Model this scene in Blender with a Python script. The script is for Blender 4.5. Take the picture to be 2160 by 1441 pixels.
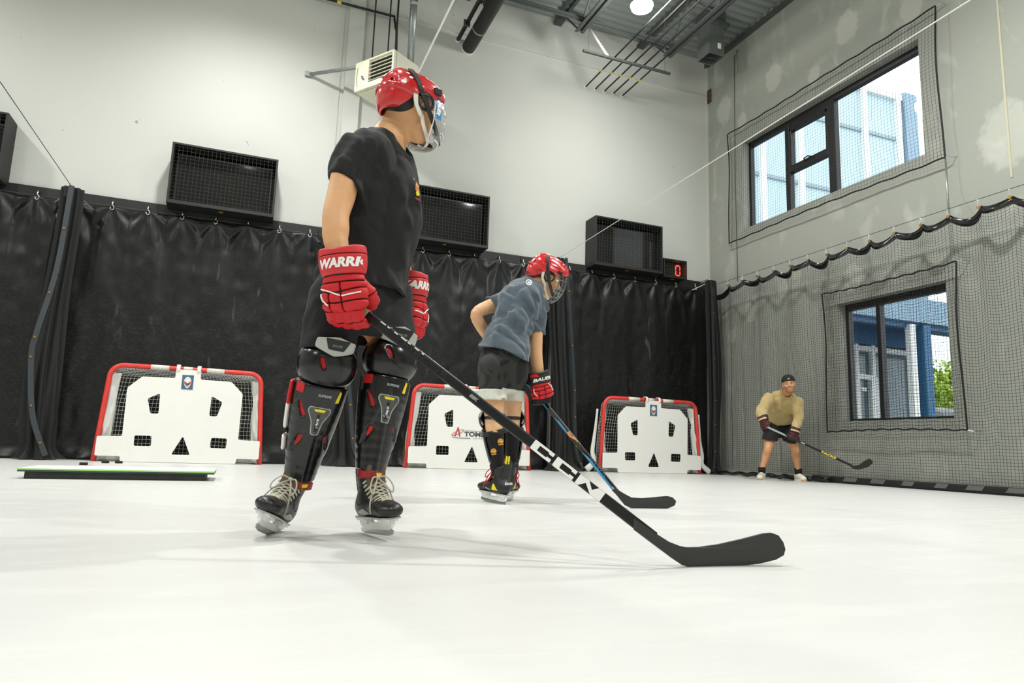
import bpy, bmesh, math, random
import numpy as np
from mathutils import Vector, Matrix
random.seed(7)
RNG = np.random.default_rng(7)
for _o in list(bpy.data.objects):
    bpy.data.objects.remove(_o)
SC = bpy.context.scene
COL = SC.collection
# ------------------------------------------------------------------ camera
CAMP = np.array([0.0, 0.0, 0.3148])
PITCH, YAW, ROLL, FPX = 0.15411, 0.37204, 0.03435, 1443.98
_fw = np.array([math.sin(YAW)*math.cos(PITCH), math.cos(YAW)*math.cos(PITCH), math.sin(PITCH)])
_r0 = np.array([math.cos(YAW), -math.sin(YAW), 0.0])
_u0 = np.cross(_r0, _fw)
_rt = math.cos(ROLL)*_r0 + math.sin(ROLL)*_u0
_up = -math.sin(ROLL)*_r0 + math.cos(ROLL)*_u0
camd = bpy.data.cameras.new('camera')
camo = bpy.data.objects.new('camera', camd)
COL.objects.link(camo)
camo.matrix_world = Matrix(((_rt[0], _up[0], -_fw[0], CAMP[0]), (_rt[1], _up[1], -_fw[1], CAMP[1]),
                            (_rt[2], _up[2], -_fw[2], CAMP[2]), (0, 0, 0, 1)))
camd.sensor_fit = 'HORIZONTAL'
camd.sensor_width = 36.0
camd.lens = FPX/2160*36.0
camd.clip_start = 0.02
camd.clip_end = 200
SC.camera = camo
# ------------------------------------------------------------------ world and exposure
SC.view_settings.view_transform = 'Standard'
SC.view_settings.look = 'None'
SC.view_settings.gamma = 1.0
SC.view_settings.exposure = 0.06
SC.view_settings.use_curve_mapping = False
wd = bpy.data.worlds.new('world')
SC.world = wd
wd.use_nodes = True
wd.node_tree.nodes['Background'].inputs[0].default_value = (0.93, 0.97, 1.0, 1)
wd.node_tree.nodes['Background'].inputs[1].default_value = 2.2
LAMP_POWER = {7.75: 800.0, 3.6: 710.0, -1.6: 670.0}   # watts, by row of lamps
LAMP_SPOTS = [(x, y) for x in (-5.2, -0.3, 4.85) for y in (7.75, 3.6, -1.6)]
LAMP_Z = 6.65
D, R = 9.798, 7.552           # back wall plane (Y), right wall plane (X)
LEFT, REAR, TOP = -8.0, -6.0, 7.6
# ------------------------------------------------------------------ helpers
def lin(h):
    h = h.lstrip('#')
    c = [int(h[i:i+2], 16)/255 for i in (0, 2, 4)]
    return tuple(((x/12.92) if x <= 0.04045 else ((x+0.055)/1.055)**2.4) for x in c)

MATS = {}
def mat(name, color, rough=0.5, metal=0.0, spec=0.5, var=None, bump=None, coat=0.0, emit=None, sheen=0.0, alpha=None):
    """var=(scale, amount, stretch xyz) value noise on the base colour; bump=(scale, strength)"""
    if name in MATS:
        return MATS[name]
    m = bpy.data.materials.new(name)
    m.use_nodes = True
    nt = m.node_tree
    b = nt.nodes['Principled BSDF']
    c = lin(color) if isinstance(color, str) else color
    b.inputs['Base Color'].default_value = (*c, 1)
    b.inputs['Roughness'].default_value = rough
    b.inputs['Metallic'].default_value = metal
    b.inputs['Specular IOR Level'].default_value = spec
    b.inputs['Coat Weight'].default_value = coat
    b.inputs['Coat Roughness'].default_value = 0.08
    b.inputs['Sheen Weight'].default_value = sheen
    if emit:
        b.inputs['Emission Color'].default_value = (*lin(emit[0]), 1)
        b.inputs['Emission Strength'].default_value = emit[1]
    if var or bump:
        tc = nt.nodes.new('ShaderNodeTexCoord')
    if var:
        mp = nt.nodes.new('ShaderNodeMapping')
        mp.inputs['Scale'].default_value = var[2] if len(var) > 2 else (1, 1, 1)
        nt.links.new(tc.outputs['Object'], mp.inputs['Vector'])
        nz = nt.nodes.new('ShaderNodeTexNoise')
        nz.inputs['Scale'].default_value = var[0]
        nz.inputs['Detail'].default_value = 5
        nz.inputs['Roughness'].default_value = 0.6
        nt.links.new(mp.outputs[0], nz.inputs['Vector'])
        mr = nt.nodes.new('ShaderNodeMapRange')
        mr.inputs['From Min'].default_value = 0.25
        mr.inputs['From Max'].default_value = 0.75
        mr.inputs['To Min'].default_value = 1-var[1]
        mr.inputs['To Max'].default_value = 1+var[1]
        nt.links.new(nz.outputs['Fac'], mr.inputs['Value'])
        mx = nt.nodes.new('ShaderNodeVectorMath')
        mx.operation = 'SCALE'
        mx.inputs[0].default_value = c
        nt.links.new(mr.outputs[0], mx.inputs['Scale'])
        nt.links.new(mx.outputs[0], b.inputs['Base Color'])
    if bump:
        n2 = nt.nodes.new('ShaderNodeTexNoise')
        n2.inputs['Scale'].default_value = bump[0]
        n2.inputs['Detail'].default_value = 3
        nt.links.new(tc.outputs['Object'], n2.inputs['Vector'])
        bp = nt.nodes.new('ShaderNodeBump')
        bp.inputs['Strength'].default_value = bump[1]
        bp.inputs['Distance'].default_value = 0.01
        nt.links.new(n2.outputs['Fac'], bp.inputs['Height'])
        nt.links.new(bp.outputs[0], b.inputs['Normal'])
    MATS[name] = m
    return m

def node_chain(m):
    nt = m.node_tree
    return nt, nt.nodes['Principled BSDF'], (lambda t: nt.nodes.new(t)), nt.links.new

def wpos(o):
    v = Vector((0, 0, 0))
    while o is not None:
        v = v + o.location
        o = o.parent
    return v

def put(name, verts, faces, m, parent=None, world=True, smooth=False):
    """link one mesh object; verts in world space unless world=False (then local to parent)"""
    v = np.asarray(verts, float).reshape(-1, 3)
    if parent is not None and world:
        v = v - np.array(wpos(parent))
    me = bpy.data.meshes.new(name)
    if isinstance(faces, np.ndarray) and len(faces):
        me.vertices.add(len(v))
        me.vertices.foreach_set('co', v.astype(np.float32).ravel())
        k = faces.shape[1]
        me.loops.add(faces.size)
        me.loops.foreach_set('vertex_index', faces.astype(np.int32).ravel())
        me.polygons.add(len(faces))
        me.polygons.foreach_set('loop_start', np.arange(0, faces.size, k, dtype=np.int32))
        me.update(calc_edges=True)
    else:
        me.from_pydata([tuple(x) for x in v], [], faces)
    me.validate()
    if m is not None:
        for mm in (m if isinstance(m, (list, tuple)) else [m]):
            me.materials.append(mm)
    if smooth:
        me.polygons.foreach_set('use_smooth', [True]*len(me.polygons))
    o = bpy.data.objects.new(name, me)
    COL.objects.link(o)
    if parent is not None:
        o.parent = parent
    return o

def tag(o, label=None, cat=None, group=None, kind=None):
    if label: o['label'] = label
    if cat: o['category'] = cat
    if group: o['group'] = group
    if kind: o['kind'] = kind
    return o

def empty(name, loc, label=None, cat=None, group=None):
    o = bpy.data.objects.new(name, None)
    COL.objects.link(o)
    o.location = loc
    o.empty_display_size = 0.1
    return tag(o, label, cat, group)

def copy_tree(o, parent=None):
    c = o.copy()
    COL.objects.link(c)
    c.parent = parent
    for ch in list(o.children):
        copy_tree(ch, c)
    return c

def unit(v):
    v = np.asarray(v, float)
    return v/np.linalg.norm(v)

def frame_of(d, up=(0, 0, 1)):
    d = unit(d)
    up = np.asarray(up, float)
    if abs(d@up) > 0.98*np.linalg.norm(up):
        up = np.array([0, 1.0, 0])
    s = unit(np.cross(d, up))
    return d, s, np.cross(s, d)

class MB:
    def __init__(self):
        self.v = []; self.f = []
    def add(self, vs, fs):
        o = len(self.v)
        self.v += [tuple(x) for x in vs]
        self.f += [tuple(i+o for i in q) for q in fs]
        return self
    def box(self, c, s, rot=None):
        c = np.asarray(c, float); s = np.asarray(s, float)/2
        p = np.array([(x, y, z) for x in (-1, 1) for y in (-1, 1) for z in (-1, 1)])*s
        if rot is not None:
            p = p@np.asarray(rot).T
        p = p+c
        return self.add(p, [(0, 1, 3, 2), (4, 6, 7, 5), (0, 4, 5, 1), (2, 3, 7, 6), (0, 2, 6, 4), (1, 5, 7, 3)])
    def span(self, a, b):
        a = np.asarray(a, float); b = np.asarray(b, float)
        return self.box((a+b)/2, np.abs(b-a))
    def bar(self, p0, p1, w, h, up=(0, 0, 1)):
        p0 = np.asarray(p0, float); p1 = np.asarray(p1, float)
        d, s, u = frame_of(p1-p0, up)
        return self.box((p0+p1)/2, (np.linalg.norm(p1-p0), w, h), np.stack([d, s, u], 1))
    def tube(self, pts, r, n=8, closed=False, cap=True, flat=1.0, up=(0, 0, 1)):
        pts = np.asarray(pts, float)
        k = len(pts)
        rr = np.full(k, r, float) if np.isscalar(r) else np.asarray(r, float)
        if closed:
            t = np.roll(pts, -1, 0)-np.roll(pts, 1, 0)
        else:
            t = np.gradient(pts, axis=0)
        t = t/np.maximum(np.linalg.norm(t, axis=1)[:, None], 1e-9)
        _, s, u = frame_of(t[0], up)
        vs = []
        for i in range(k):
            s = s-t[i]*(s@t[i]); s = unit(s)
            u = np.cross(s, t[i])
            for j in range(n):
                a = 2*math.pi*j/n
                vs.append(pts[i]+rr[i]*(math.cos(a)*s+flat*math.sin(a)*u))
        fs = []
        for i in range(k if closed else k-1):
            b = ((i+1) % k)*n; a = i*n
            for j in range(n):
                j2 = (j+1) % n
                fs.append((a+j, a+j2, b+j2, b+j))
        if cap and not closed:
            fs.append(tuple(range(n-1, -1, -1)))
            fs.append(tuple(range((k-1)*n, k*n)))
        return self.add(vs, fs)
    def ribbon(self, pts, nrm, w, th):
        pts = np.asarray(pts, float); nrm = np.asarray(nrm, float)
        if nrm.ndim == 1: nrm = np.tile(nrm, (len(pts), 1))
        t = np.gradient(pts, axis=0); t /= np.linalg.norm(t, axis=1)[:, None]
        sd = np.cross(t, nrm); sd /= np.maximum(np.linalg.norm(sd, axis=1)[:, None], 1e-9)
        nn = np.cross(sd, t)
        w = np.broadcast_to(np.asarray(w, float), (len(pts),))[:, None]
        R_ = np.stack([pts-sd*w/2-nn*th/2, pts+sd*w/2-nn*th/2, pts+sd*w/2+nn*th/2, pts-sd*w/2+nn*th/2], 1).reshape(-1, 3)
        fs = [(0, 1, 2, 3), tuple(4*(len(pts)-1)+i for i in (3, 2, 1, 0))]
        for i in range(len(pts)-1):
            fs += [(4*i+j, 4*i+4+j, 4*i+4+(j+1) % 4, 4*i+(j+1) % 4) for j in range(4)]
        return self.add(R_, fs)
    def cyl(self, p0, p1, r0, r1=None, n=16):
        return self.tube([p0, p1], [r0, r0 if r1 is None else r1], n)
    def lathe(self, prof, o, axis=(0, 0, 1), n=24):
        d, s, u = frame_of(axis, (0, 1, 0.01))
        o = np.asarray(o, float)
        vs = []; k = len(prof)
        for (r, z) in prof:
            for j in range(n):
                a = 2*math.pi*j/n
                vs.append(o+d*z+r*(math.cos(a)*s+math.sin(a)*u))
        fs = []
        for i in range(k-1):
            for j in range(n):
                j2 = (j+1) % n
                fs.append((i*n+j, i*n+j2, (i+1)*n+j2, (i+1)*n+j))
        fs.append(tuple(range(n-1, -1, -1))); fs.append(tuple(range((k-1)*n, k*n)))
        return self.add(vs, fs)
    def prism(self, poly, o, ax, ay, th):
        """2D polygon (convex or simple) in plane ax/ay at o, thickness th along ax x ay (centred)"""
        o = np.asarray(o, float); ax = np.asarray(ax, float); ay = np.asarray(ay, float)
        nz = np.cross(ax, ay); nz = nz/np.linalg.norm(nz)
        a = [o+ax*x+ay*y-nz*th/2 for x, y in poly]
        b = [o+ax*x+ay*y+nz*th/2 for x, y in poly]
        n = len(poly)
        fs = [tuple(range(n-1, -1, -1)), tuple(range(n, 2*n))]
        fs += [(i, (i+1) % n, n+(i+1) % n, n+i) for i in range(n)]
        return self.add(a+b, fs)
    def build(self, name, m, parent=None, world=True, smooth=False, bevel=0.0):
        o = put(name, self.v, self.f, m, parent, world, smooth)
        if bevel:
            md = o.modifiers.new('bevel', 'BEVEL')
            md.width = bevel; md.segments = 2; md.limit_method = 'ANGLE'
            md.angle_limit = math.radians(40)
        return o

def fillet(poly, r, n=4):
    out = []
    P = [np.asarray(p, float) for p in poly]
    k = len(P)
    for i in range(k):
        a, b, c = P[i-1], P[i], P[(i+1) % k]
        ri = r[i] if isinstance(r, (list, tuple)) else r
        d1 = a-b; d2 = c-b
        l = min(ri, 0.45*np.linalg.norm(d1), 0.45*np.linalg.norm(d2))
        p1 = b+unit(d1)*l; p2 = b+unit(d2)*l
        for j in range(n+1):
            t = j/n
            out.append(tuple((1-t)**2*p1+2*t*(1-t)*b+t*t*p2))
    return out

def curve_mesh(cu):
    ob = bpy.data.objects.new('tmp', cu)
    COL.objects.link(ob)
    dg = bpy.context.evaluated_depsgraph_get()
    dg.update()
    me = bpy.data.meshes.new_from_object(ob.evaluated_get(dg))
    v = np.array([tuple(x.co) for x in me.vertices]).reshape(-1, 3)
    f = [tuple(p.vertices) for p in me.polygons]
    bpy.data.objects.remove(ob)
    bpy.data.curves.remove(cu)
    bpy.data.meshes.remove(me)
    return v, f

def plate(polys, th):
    """flat plate with holes from outlines (first outer, rest holes): verts (x, y, z) with z thickness"""
    cu = bpy.data.curves.new('tmp', 'CURVE')
    cu.dimensions = '2D'
    cu.fill_mode = 'BOTH'
    cu.extrude = th/2
    for pl in polys:
        s = cu.splines.new('POLY')
        s.points.add(len(pl)-1)
        for p, q in zip(s.points, pl):
            p.co = (q[0], q[1], 0, 1)
        s.use_cyclic_u = True
    return curve_mesh(cu)

def text_mesh(txt, size=1.0, shear=0.0, bold=0.0, sub=0.0, squash=1.0, space=1.0):
    cu = bpy.data.curves.new('tmp', 'FONT')
    cu.body = txt
    cu.size = size
    cu.shear = shear
    cu.offset = bold
    cu.space_character = space
    cu.align_x = 'CENTER'; cu.align_y = 'CENTER'
    cu.resolution_u = 3
    v, f = curve_mesh(cu)
    if len(v) == 0:
        return v, f
    v[:, 0] *= squash
    if sub:
        v, f = subdivide_to(v, f, sub)
    return v, f

def subdivide_to(v, f, L):
    bm = bmesh.new()
    vs = [bm.verts.new(x) for x in v]
    for q in f:
        try: bm.faces.new([vs[i] for i in q])
        except ValueError: pass
    for _ in range(5):
        es = [e for e in bm.edges if e.calc_length() > L]
        if not es: break
        bmesh.ops.subdivide_edges(bm, edges=es, cuts=1, use_grid_fill=False)
        bmesh.ops.triangulate(bm, faces=bm.faces[:])
    bm.verts.index_update()
    v2 = np.array([tuple(x.co) for x in bm.verts])
    f2 = [tuple(x.index for x in q.verts) for q in bm.faces]
    bm.free()
    return v2, f2

def sheet(fn, nu, nv):
    """grid mesh from vectorised fn(u, v) -> (N,3)"""
    u, v = np.meshgrid(np.linspace(0, 1, nu), np.linspace(0, 1, nv), indexing='ij')
    P = fn(u.ravel(), v.ravel())
    i = np.arange(nu*nv).reshape(nu, nv)
    F = np.stack([i[:-1, :-1], i[1:, :-1], i[1:, 1:], i[:-1, 1:]], -1).reshape(-1, 4)
    return P, F

def strands(lines, r, n=3):
    """many polylines -> one tube mesh, vectorised. lines: list of (k,3) arrays"""
    V = []; F = []; off = 0
    for L in lines:
        L = np.asarray(L, float)
        k = len(L)
        if k < 2: continue
        t = np.gradient(L, axis=0)
        t /= np.maximum(np.linalg.norm(t, axis=1)[:, None], 1e-9)
        ref = np.where(np.abs(t[:, 2:3]) > 0.9, np.array([[0, 1.0, 0]]), np.array([[0, 0, 1.0]]))
        s = np.cross(t, ref); s /= np.maximum(np.linalg.norm(s, axis=1)[:, None], 1e-9)
        u = np.cross(s, t)
        ring = []
        for j in range(n):
            a = 2*math.pi*j/n
            ring.append(L+r*(math.cos(a)*s+math.sin(a)*u))
        V.append(np.stack(ring, 1).reshape(-1, 3))
        i = off+np.arange(k*n).reshape(k, n)
        a = i[:-1]; b = i[1:]
        F.append(np.stack([a, np.roll(a, -1, 1), np.roll(b, -1, 1), b], -1).reshape(-1, 4))
        off += k*n
    return np.concatenate(V), np.concatenate(F)

# ------------------------------------------------------------------ numpy noise
_H = RNG.random(4096)
def _h(ix, iy, iz):
    return _H[(ix*73856093 ^ iy*19349663 ^ iz*83492791) & 4095]
def vnoise(P):
    P = np.asarray(P, float)
    i = np.floor(P).astype(np.int64); f = P-i
    f = f*f*(3-2*f)
    x, y, z = i[:, 0], i[:, 1], i[:, 2]
    fx, fy, fz = f[:, 0], f[:, 1], f[:, 2]
    def L(a, b, t): return a+(b-a)*t
    return L(L(L(_h(x, y, z), _h(x+1, y, z), fx), L(_h(x, y+1, z), _h(x+1, y+1, z), fx), fy),
             L(L(_h(x, y, z+1), _h(x+1, y, z+1), fx), L(_h(x, y+1, z+1), _h(x+1, y+1, z+1), fx), fy), fz)*2-1

# ------------------------------------------------------------------ signed distance modelling
def smin(a, b, k):
    if k <= 0: return np.minimum(a, b)
    h = np.maximum(k-np.abs(a-b), 0)/k
    return np.minimum(a, b)-h*h*k*0.25
def smax(a, b, k):
    return -smin(-a, -b, k)
def sd_cap(P, a, b, ra, rb=None, side=None, k=1.0):
    """round cone from a to b; k>1 widens it along the side vector"""
    a = np.asarray(a, float); b = np.asarray(b, float)
    rb = ra if rb is None else rb
    ab = b-a
    Q = P-a
    t = np.clip((Q@ab)/max(ab@ab, 1e-12), 0, 1)
    v = Q-t[:, None]*ab
    if side is not None and k != 1.0:
        s = np.asarray(side, float); s = s/np.linalg.norm(s)
        v = v+((1/k-1)*(v@s))[:, None]*s
    return np.linalg.norm(v, axis=1)-(ra+(rb-ra)*t)
def sd_ell(P, c, r, M=None):
    """ellipsoid, M columns are its axes"""
    q = P-np.asarray(c, float)
    if M is not None: q = q@np.asarray(M)
    r = np.asarray(r, float)
    k0 = np.linalg.norm(q/r, axis=1)
    k1 = np.linalg.norm(q/(r*r), axis=1)
    return k0*(k0-1)/np.maximum(k1, 1e-9)
def sd_box(P, c, s, M=None, r=0.0):
    q = P-np.asarray(c, float)
    if M is not None: q = q@np.asarray(M)
    q = np.abs(q)-(np.asarray(s, float)/2-r)
    return np.linalg.norm(np.maximum(q, 0), axis=1)+np.minimum(q.max(1), 0)-r
def sd_plane(P, c, n):
    """negative on the side opposite to n"""
    return (P-np.asarray(c, float))@unit(n)
def spline(pts, m=6):
    pts = np.asarray(pts, float)
    k = len(pts)
    if k < 3:
        return np.array([pts[0]+(pts[-1]-pts[0])*t for t in np.linspace(0, 1, m+1)])
    E = np.vstack([2*pts[0]-pts[1], pts, 2*pts[-1]-pts[-2]])
    out = []
    for i in range(k-1):
        p0, p1, p2, p3 = E[i:i+4]
        for t in np.linspace(0, 1, m, endpoint=False):
            out.append(0.5*((2*p1)+(-p0+p2)*t+(2*p0-5*p1+4*p2-p3)*t*t+(-p0+3*p1-3*p2+p3)*t**3))
    out.append(pts[-1])
    return np.array(out)
def sd_limb(P, nodes, m=4, kk=0.01):
    """nodes: list of (point, r_side, r_front, side vector): smooth tapered tube of elliptical section"""
    arr = np.array([np.concatenate([np.asarray(n[0], float), [n[1], n[2]], np.asarray(n[3], float)]) for n in nodes])
    S = spline(arr, m)
    kk = min(kk, .003)
    d = None
    for i in range(len(S)-1):
        a, b = S[i], S[i+1]
        ab = b[:3]-a[:3]
        Q = P-a[:3]
        t = np.clip((Q@ab)/max(ab@ab, 1e-12), 0, 1)
        v = Q-t[:, None]*ab
        s = unit((a[5:8]+b[5:8]))
        rs = a[3]+(b[3]-a[3])*t
        rf = a[4]+(b[4]-a[4])*t
        vs = v@s
        w = np.sqrt(np.maximum((v*v).sum(1)-vs*vs, 0))
        k0 = np.sqrt((vs/rs)**2+(w/rf)**2)
        k1 = np.sqrt((vs/rs**2)**2+(w/rf**2)**2)
        di = np.where(k0 > 1e-6, k0*(k0-1)/np.maximum(k1, 1e-9), -np.minimum(rs, rf))
        d = di if d is None else smin(d, di, kk)
    return d

def sdf_mesh(f, lo, hi, h, B=6, safety=1.5):
    lo = np.asarray(lo, float); hi = np.asarray(hi, float)
    nb = np.maximum(np.ceil((hi-lo)/h/B).astype(int), 1)
    n = nb*B
    bi = np.stack(np.meshgrid(*[np.arange(x) for x in nb], indexing='ij'), -1).reshape(-1, 3)
    cc = lo+(bi*B+(B-1)/2)*h
    fc = f(cc)
    act = np.abs(fc) < B*h*0.5*1.733*safety+h
    vol = np.empty(tuple(n))
    v6 = vol.reshape(nb[0], B, nb[1], B, nb[2], B)
    v6[...] = np.where(fc > 0, 1.0, -1.0).reshape(nb[0], 1, nb[1], 1, nb[2], 1)
    loc = np.stack(np.meshgrid(*[np.arange(B)]*3, indexing='ij'), -1).reshape(-1, 3)*h
    ai = bi[act]
    for s in range(0, len(ai), 400):
        q = ai[s:s+400]
        P = (lo+q[:, None, :]*B*h+loc[None]).reshape(-1, 3)
        r = f(P).reshape(len(q), B, B, B)
        for j, (x, y, z) in enumerate(q):
            v6[x, :, y, :, z, :] = r[j]
    S = vol < 0
    c8 = [S[i:n[0]-1+i, j:n[1]-1+j, k:n[2]-1+k] for i in (0, 1) for j in (0, 1) for k in (0, 1)]
    cnt = sum(c.astype(np.int8) for c in c8)
    cells = np.argwhere((cnt > 0) & (cnt < 8))
    if len(cells) == 0:
        return np.zeros((0, 3)), np.zeros((0, 4), int)
    idx = -np.ones(tuple(n), np.int64)
    idx[cells[:, 0], cells[:, 1], cells[:, 2]] = np.arange(len(cells))
    cor = [(i, j, k) for i in (0, 1) for j in (0, 1) for k in (0, 1)]
    val = np.stack([vol[cells[:, 0]+i, cells[:, 1]+j, cells[:, 2]+k] for i, j, k in cor], 1)
    acc = np.zeros((len(cells), 3)); num = np.zeros(len(cells))
    for a in range(8):
        for b in range(a+1, 8):
            da = np.array(cor[b])-np.array(cor[a])
            if np.abs(da).sum() != 1: continue
            va, vb = val[:, a], val[:, b]
            m = (va < 0) != (vb < 0)
            t = np.where(m, va/np.where(m, va-vb, 1), 0)
            acc += np.where(m[:, None], np.array(cor[a])+t[:, None]*da, 0)
            num += m
    V = lo+(cells+acc/num[:, None])*h
    F = []
    for ax in range(3):
        o = [0, 0, 0]; o[ax] = 1
        A = S[:n[0]-o[0], :n[1]-o[1], :n[2]-o[2]]; Bs = S[o[0]:, o[1]:, o[2]:]
        e = np.argwhere(A != Bs)
        b, c = (ax+1) % 3, (ax+2) % 3
        e = e[(e[:, b] > 0) & (e[:, c] > 0)]
        if len(e) == 0: continue
        ib = np.zeros(3, int); ib[b] = 1
        ic = np.zeros(3, int); ic[c] = 1
        q = np.stack([idx[tuple((e-ib-ic).T)], idx[tuple((e-ic).T)], idx[tuple(e.T)], idx[tuple((e-ib).T)]], 1)
        flip = ~A[tuple(e.T)]
        q[flip] = q[flip][:, ::-1]
        F.append(q[(q >= 0).all(1)])
    F = np.concatenate(F)
    for _ in range(2):
        e = h*0.25
        g = np.stack([(f(V+np.eye(3)[i]*e)-f(V-np.eye(3)[i]*e))/(2*e) for i in range(3)], 1)
        g2 = np.maximum((g*g).sum(1), 0.15)
        st = (f(V)/g2)[:, None]*g
        l = np.linalg.norm(st, axis=1)[:, None]
        V = V-st*np.minimum(1, 0.6*h/np.maximum(l, 1e-9))
    return V, F

def sdf_obj(name, f, lo, hi, h, m, parent=None, world=True):
    V, F = sdf_mesh(f, lo, hi, h)
    return put(name, V, F, m, parent, world, smooth=True)

def trace(f, P, dirv, far):
    """march points along dirv until f=0; returns points, hit mask"""
    P = P.copy()
    t = np.zeros(len(P))
    for _ in range(60):
        d = f(P+t[:, None]*dirv)
        t = t+np.clip(d, -0.01, 0.05)*0.8
        t = np.minimum(t, far)
    Q = P+t[:, None]*dirv
    return Q, np.abs(f(Q)) < 0.004

def project(v2, faces, f, o, ax, ay, lift=0.0008, back=0.08, far=0.2):
    """drape a flat mesh (x, y) placed at o with axes ax, ay onto surface f, seen from ax x ay"""
    ax = unit(ax); ay = np.asarray(ay, float); ay = unit(ay-ax*(ay@ax)); nz = np.cross(ax, ay)
    P = np.asarray(o, float)+v2[:, :1]*ax+v2[:, 1:2]*ay+nz*back
    Q, ok = trace(f, P, -nz, far)
    Q = Q+nz*lift
    fs = [q for q in faces if all(ok[i] for i in q)]
    return Q, fs

def decal(name, polys_or_text, m, parent, f, o, ax, ay, size=0.05, shear=0, bold=0, sub=0.008, lift=0.0008, squash=1.0, back=0.08, far=0.2, world=True, space=1.0):
    if isinstance(polys_or_text, str):
        v, fc = text_mesh(polys_or_text, size, shear, bold, sub, squash, space)
    else:
        v, fc = plate(polys_or_text, 0)
        v, fc = subdivide_to(v, fc, sub)
    Q, fs = project(v, fc, f, o, ax, ay, lift, back, far)
    if not fs:
        return None
    return put(name, Q, fs, m, parent, world)
# ------------------------------------------------------------------ materials of the hall
M_ICE = mat('white synthetic ice', '#cdcdc9', 0.38, spec=0.45, var=(3.0, 0.02, (0.4, 2.5, 1)), bump=(40, 0.02))
M_WALL = mat('white wall paint', '#c1c3bc', 0.75, spec=0.3, bump=(90, 0.05))
M_CONC = mat('bare concrete', '#bcbfb5', 0.85, spec=0.25, bump=(60, 0.12))
M_DECK = mat('galvanised deck', '#8b938e', 0.5, 0.3)
M_STEEL = mat('grey primed steel', '#4b504d', 0.55, 0.2)
M_GALV = mat('galvanised steel', '#9aa09d', 0.35, 0.8, var=(30, 0.12))
M_BLACKPIPE = mat('black iron pipe', '#131413', 0.5, 0.1)
M_BLACKPAINT = mat('black painted timber', '#171817', 0.55, bump=(60, 0.1))
M_VINYL = mat('black vinyl', '#0c0d0c', 0.36, spec=0.4)
M_NETBLACK = mat('black netting', '#0d0e0d', 0.7)
M_TAPE = mat('black glossy tape', '#161717', 0.22)
M_CREAM = mat('cream enamel', '#d9d8c2', 0.45)
M_WHITE = mat('white plastic', '#e9e9e2', 0.35, var=(6, 0.02))
M_ROPEWHITE = mat('white rope', '#d8d9d2', 0.7)
M_YELLOW = mat('yellow tag', '#e3c414', 0.5)
M_BRASS = mat('brass', '#b98a3a', 0.35, 0.8)
M_REDPIPE = mat('red painted pipe', '#d63a33', 0.4, var=(25, 0.18), bump=(80, 0.1))
M_CORD = mat('white net cord', '#d5d7cf', 0.8)
M_BLACKFRAME = mat('black window frame', '#121312', 0.4)
M_GLOWRED = mat('red lit segment', '#ff2018', 0.4, emit=('#ff2a20', 9.0))
M_SCREEN = mat('dark glass screen', '#222321', 0.05, spec=0.34)
M_GREEN = mat('green edge strip', '#8fd06a', 0.4)
M_RUBBER = mat('black rubber', '#2c2e2b', 0.6, var=(12, 0.4), bump=(50, 0.2))
M_BLUE = mat('sticker blue', '#2f6fa8', 0.4)
M_REDINK = mat('sticker red', '#c63a3c', 0.4)
M_GREYTAPE = mat('grey cloth tape', '#666862', 0.7, var=(30, 0.15))

def scuffs(m, base, mark, scale, lo, hi, stretch=(1, 1, 1), zmask=None, rough=None):
    """worn marks: stretched noise, thresholded, mixed over the base colour"""
    nt, b, N, Lk = node_chain(m)
    tc = N('ShaderNodeTexCoord'); mp = N('ShaderNodeMapping')
    mp.inputs['Scale'].default_value = stretch
    Lk(tc.outputs['Object'], mp.inputs['Vector'])
    nz = N('ShaderNodeTexNoise'); nz.inputs['Scale'].default_value = scale
    nz.inputs['Detail'].default_value = 6; nz.inputs['Distortion'].default_value = 0.8
    Lk(mp.outputs[0], nz.inputs['Vector'])
    mr = N('ShaderNodeMapRange'); mr.inputs['From Min'].default_value = lo; mr.inputs['From Max'].default_value = hi
    Lk(nz.outputs['Fac'], mr.inputs['Value'])
    fac = mr.outputs[0]
    if zmask:
        sx = N('ShaderNodeSeparateXYZ'); Lk(tc.outputs['Object'], sx.inputs[0])
        r = N('ShaderNodeMapRange'); r.interpolation_type = 'SMOOTHSTEP'
        for n_, v_ in zip(('From Min', 'From Max', 'To Min', 'To Max'), zmask): r.inputs[n_].default_value = v_
        Lk(sx.outputs['Z'], r.inputs['Value'])
        mu = N('ShaderNodeMath'); mu.operation = 'MULTIPLY'; Lk(fac, mu.inputs[0]); Lk(r.outputs[0], mu.inputs[1]); fac = mu.outputs[0]
    mx = N('ShaderNodeMix'); mx.data_type = 'RGBA'
    prev = b.inputs['Base Color'].links[0].from_socket if b.inputs['Base Color'].is_linked else None
    if prev: Lk(prev, mx.inputs[6])
    else: mx.inputs[6].default_value = (*lin(base), 1)
    mx.inputs[7].default_value = (*lin(mark), 1)
    Lk(fac, mx.inputs[0]); Lk(mx.outputs[2], b.inputs['Base Color'])
    if rough:
        r2 = N('ShaderNodeMapRange'); r2.inputs['To Min'].default_value = rough[0]; r2.inputs['To Max'].default_value = rough[1]
        Lk(fac, r2.inputs['Value']); Lk(r2.outputs[0], b.inputs['Roughness'])

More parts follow.
